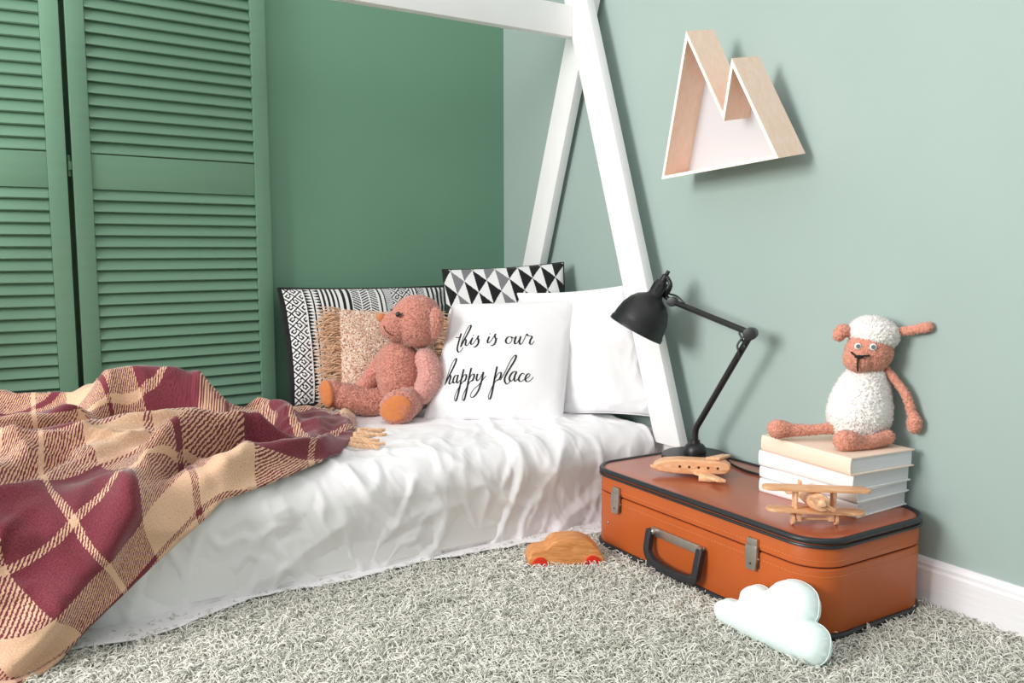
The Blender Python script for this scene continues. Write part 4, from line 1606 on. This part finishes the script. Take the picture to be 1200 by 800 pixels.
# ------------------------------------------------------------------ cloud pillow
cl_out = [(-0.125, 0.009), (-0.137, 0.029), (-0.13, 0.05), (-0.112, 0.06), (-0.084, 0.064), (-0.087, 0.079), (-0.078, 0.099), (-0.059, 0.11), (-0.04, 0.111), (-0.027, 0.109), (-0.016, 0.127), (0.003, 0.143), (0.03, 0.149), (0.057, 0.146),
          (0.078, 0.135), (0.089, 0.115), (0.094, 0.096), (0.092, 0.086), (0.111, 0.084), (0.131, 0.074), (0.14, 0.056), (0.143, 0.034), (0.136, 0.017), (0.123, 0.008), (0.1, 0.005), (0.065, 0.003), (0.021, 0.002), (-0.029, 0.002), (-0.078, 0.002), (-0.111, 0.003)]


def pil_outline(name, outline, th, m_, parent, nr=18):
    """puffy pillow from an outline: rings shrink to the medial part by distance to the border"""
    pts = [Vector((a, 0, b)) for a, b in outline]
    pts.append(pts[0])
    pts, _ = smooth_path(pts, [0] * len(pts), 3)
    pts = pts[:-1]
    poly = [(q.x, q.z) for q in pts]
    step = 0.0042
    x0, x1 = min(p[0] for p in poly), max(p[0] for p in poly)
    z0, z1 = min(p[1] for p in poly), max(p[1] for p in poly)
    nx, nz = int((x1 - x0) / step) + 2, int((z1 - z0) / step) + 2
    cell = {}
    for i in range(nx):
        for j in range(nz):
            if inside((x0 + (i + 0.5) * step, z0 + (j + 0.5) * step), poly):
                cell[(i, j)] = 1
    idx, par, border = {}, [], set()
    for (i, j) in cell:
        for c in ((i, j), (i + 1, j), (i + 1, j + 1), (i, j + 1)):
            if c not in idx:
                idx[c] = len(par)
                par.append([x0 + c[0] * step, z0 + c[1] * step])
    pa = np.array(poly)
    pb = np.roll(pa, -1, axis=0)
    for c, k in idx.items():
        p = np.array(par[k])
        d = pb - pa
        t = np.clip(((p - pa) * d).sum(1) / ((d * d).sum(1) + 1e-12), 0, 1)
        q = pa + d * t[:, None]
        dist = np.hypot(*(p - q).T)
        m0 = dist.argmin()
        if not all(((c[0] + a, c[1] + b) in cell) for a in (-1, 0) for b in (-1, 0)):
            par[k] = [float(q[m0][0]), float(q[m0][1]), 0.0]
            border.add(c)
        else:
            par[k] = [float(p[0]), float(p[1]), float(dist[m0])]
    H = {}
    for c, k in idx.items():
        x, z, d = par[k]
        e = min(1, d / 0.050)
        H[c] = th / 2 * math.sqrt(max(0, 1 - (1 - e) ** 2)) + (0.0012 * noise.noise(Vector((x * 60, z * 60, 0))) if c not in border else 0)
    for _ in range(3):
        H = {c: (0 if c in border else (H[c] * 2 + sum(H.get((c[0] + a, c[1] + b), H[c]) for a, b in ((1, 0), (-1, 0), (0, 1), (0, -1)))) / 6) for c in H}
    V, F_, vid = [], [], {}
    for s_ in (-1, 1):
        for c, k in idx.items():
            key = (c, 0 if c in border else s_)
            if key not in vid:
                vid[key] = len(V)
                V.append((par[k][0], s_ * H[c], par[k][1]))
        for (i, j) in cell:
            q = [vid[(c, 0 if c in border else s_)] for c in ((i, j), (i + 1, j), (i + 1, j + 1), (i, j + 1))]
            F_.append(q if s_ < 0 else q[::-1])
    return raw_mesh(name, V, F_, m_, parent), pts


cloud = thing('cloud_pillow', 'small pale mint cloud shaped pillow leaning on the suitcase', 'pillow', (-0.455, -1.74, 0.033), 0)
o, opts = pil_outline('cushion', cl_out, 0.084, MT['cloud'], cloud)
# local x -> world -y, lean back toward the suitcase
Rm = Matrix(((0, math.cos(RAD(30)), math.sin(RAD(30))), (-1, 0, 0), (0, -math.sin(RAD(30)), math.cos(RAD(30)))))
o.rotation_euler = Rm.to_euler()
cloud.location = (-0.475, -1.742, 0.035)
pth = [(q.x, 0, q.z) for q in opts]
pth.append(pth[0])
o2 = G().tube(pth, 0.0007, 6, cap=False).build('seam', MT['cloud'], cloud)
o2.rotation_euler = o.rotation_euler

# ------------------------------------------------------------------ mountain shelf on the wall
shelf = thing('mountain_shelf', 'plywood wall shelf shaped like two mountain peaks', 'shelf', (-0.125, -1.039, 1.027))
dn = Vector((0.985, 0, 0.17)).normalized()
du = Vector((-dn.z, 0, dn.x))
# outline in (toward the viewer's right, up)
OM = [(0.0, 0.0), (0.153, 0.368), (0.2515, 0.1504), (0.296, 0.2733), (0.413, 0.0202)]
DEP = 0.099
TH = 0.0085


def sm(a, b, d):
    return Vector((0, -a, 0)) + du * b + dn * d


def offset_poly(pl, t):
    res = []
    n = len(pl)
    area_ = sum(pl[i][0] * pl[(i + 1) % n][1] - pl[(i + 1) % n][0] * pl[i][1] for i in range(n))
    sg = 1 if area_ > 0 else -1
    for i in range(n):
        p0, p1, p2 = Vector(pl[i - 1]), Vector(pl[i]), Vector(pl[(i + 1) % n])
        e1, e2 = (p1 - p0).normalized(), (p2 - p1).normalized()
        n1, n2 = Vector((-e1.y, e1.x)) * sg, Vector((-e2.y, e2.x)) * sg
        b = (n1 + n2).normalized()
        res.append(tuple(p1 + b * (t / max(0.25, b.dot(n1)))))
    return res


IM = offset_poly(OM, TH)
names = ['slope_board', 'slope_board', 'slope_board', 'slope_board', 'base_board']
for i in range(5):
    j = (i + 1) % 5
    g = G()
    ring_ = [OM[i], OM[j], IM[j], IM[i]]
    v = [sm(a, b, 0) for a, b in ring_] + [sm(a, b, DEP) for a, b in ring_]
    g.add(v, [(0, 1, 2, 3)], 1)
    g.add(v, [(7, 6, 5, 4), (0, 4, 5, 1), (1, 5, 6, 2), (2, 6, 7, 3), (3, 7, 4, 0)], 0)
    g.build(names[i], [MT['ply'], MT['ply_edge']], shelf, smooth=False)
mid = offset_poly(OM, TH * 0.4)
g = G()
v = [sm(a, b, DEP - 0.006) for a, b in mid] + [sm(a, b, DEP - 0.001) for a, b in mid]
tri = [(0, 2, 1), (0, 3, 2)]
g.add(v, [(0, 1, 2), (0, 2, 4), (2, 3, 4), (7, 6, 5), (9, 7, 5), (9, 8, 7)] + [(i, (i + 1) % 5, (i + 1) % 5 + 5, i + 5) for i in range(5)])
g.build('back_panel', MT['shelf_back'], shelf, smooth=False)
# little hook the shelf hangs on
g = G()
v = [sm(a, b, DEP) for a, b in ((0.13, 0.19), (0.18, 0.19), (0.18, 0.23), (0.13, 0.23))]
v += [Vector((0.1245, q.y, q.z)) for q in v]
g.add(v, [(0, 1, 2, 3), (7, 6, 5, 4), (0, 4, 5, 1), (1, 5, 6, 2), (2, 6, 7, 3), (3, 7, 4, 0)])
g.build('wall_block', MT['ply'], shelf, smooth=False)

# ------------------------------------------------------------------ shaggy rug
rug = thing('shaggy_rug', 'thick shaggy pale grey green rug covering the floor', 'rug')
gx = np.linspace(-3.3, -0.02, 60)
gy = np.linspace(-3.9, -0.62, 60)
g = G()
V = [(x, y, 0.012) for x in gx for y in gy]
Fc = [(i * 60 + j, (i + 1) * 60 + j, (i + 1) * 60 + j + 1, i * 60 + j + 1) for i in range(59) for j in range(59)]
backing = raw_mesh('backing', V, Fc, MT['rug_base'], rug, smooth=False)
md = backing.modifiers.new('solid', 'SOLIDIFY')
md.thickness = 0.011
md.offset = -1


def rug_mat():
    m, nt, p = base_mat('shaggy_yarn')
    L = nt.links.new
    p.inputs['Roughness'].default_value = 0.9
    p.inputs['Specular IOR Level'].default_value = 0.2
    p.inputs['Sheen Weight'].default_value = 0.3
    oi = nt.nodes.new('ShaderNodeObjectInfo')
    r = nt.nodes.new('ShaderNodeValToRGB')
    r.color_ramp.elements[0].color = lin((198, 198, 186))
    r.color_ramp.elements[1].color = lin((236, 234, 226))
    L(oi.outputs['Random'], r.inputs['Fac'])
    L(r.outputs['Color'], p.inputs['Base Color'])
    return m


MT['yarn'] = rug_mat()


def tuft(seed):
    rr = random.Random(seed)
    g = G()
    for k in range(24):
        a = rr.uniform(0, 2 * PI)
        lean = rr.uniform(0.3, 1.15)
        L = rr.uniform(0.024, 0.040)
        x, y = rr.uniform(-0.013, 0.013), rr.uniform(-0.013, 0.013)
        d = Vector((math.cos(a), math.sin(a), 0))
        sdv = Vector((-d.y, d.x, 0)) * rr.uniform(-0.4, 0.4)
        p0 = Vector((x, y, 0))
        p1 = p0 + Vector((0, 0, L * 0.55)) + d * (L * 0.25 * lean)
        p2 = p0 + Vector((0, 0, L * (0.95 - 0.30 * lean))) + d * (L * 0.65 * lean) + sdv * L * 0.5
        p3 = p0 + Vector((0, 0, L * (1.05 - 0.60 * lean))) + d * (L * 1.0 * lean) + sdv * L
        rad = rr.uniform(0.0009, 0.0014)
        g.tube([p0, p1, p2, p3], [rad * 0.9, rad, rad, rad * 0.55], 4, sub=2)
    me = bpy.data.meshes.new('tuft')
    me.from_pydata(g.v, [], g.f)
    me.materials.append(MT['yarn'])
    me.polygons.foreach_set('use_smooth', [True] * len(me.polygons))
    return bpy.data.objects.new('tuft', me)


V = [(x, min(y, -0.975), z + 0.0006) for x, y, z in V]
Fc = [q for q in Fc if V[q[0]][1] < V[q[2]][1] - 1e-4]
pile = raw_mesh('pile', V, Fc, MT['yarn'], rug, smooth=False)
subst(pile)
ng = bpy.data.node_groups.new('rug_pile', 'GeometryNodeTree')
ng.interface.new_socket('Geometry', in_out='INPUT', socket_type='NodeSocketGeometry')
ng.interface.new_socket('Geometry', in_out='OUTPUT', socket_type='NodeSocketGeometry')
gi = ng.nodes.new('NodeGroupInput')
go = ng.nodes.new('NodeGroupOutput')
jn = ng.nodes.new('GeometryNodeJoinGeometry')
for k in range(4):
    ds = ng.nodes.new('GeometryNodeDistributePointsOnFaces')
    ds.inputs['Density'].default_value = 1350
    ds.inputs['Seed'].default_value = k * 11 + 3
    ob = ng.nodes.new('GeometryNodeObjectInfo')
    ob.inputs['Object'].default_value = tuft(100 + k)
    ob.inputs['As Instance'].default_value = True
    ins = ng.nodes.new('GeometryNodeInstanceOnPoints')
    rv = ng.nodes.new('FunctionNodeRandomValue')
    rv.data_type = 'FLOAT_VECTOR'
    rv.inputs[0].default_value = (-0.2, -0.2, 0)
    rv.inputs[1].default_value = (0.2, 0.2, 6.283)
    rs = ng.nodes.new('FunctionNodeRandomValue')
    rs.data_type = 'FLOAT'
    rs.inputs[2].default_value = 0.8
    rs.inputs[3].default_value = 1.25
    ng.links.new(gi.outputs[0], ds.inputs['Mesh'])
    ng.links.new(ds.outputs['Points'], ins.inputs['Points'])
    ng.links.new(ob.outputs['Geometry'], ins.inputs['Instance'])
    ng.links.new(rv.outputs[0], ins.inputs['Rotation'])
    ng.links.new(rs.outputs[1], ins.inputs['Scale'])
    ng.links.new(ins.outputs['Instances'], jn.inputs['Geometry'])
ng.links.new(jn.outputs['Geometry'], go.inputs[0])
md = pile.modifiers.new('pile', 'NODES')
md.node_group = ng
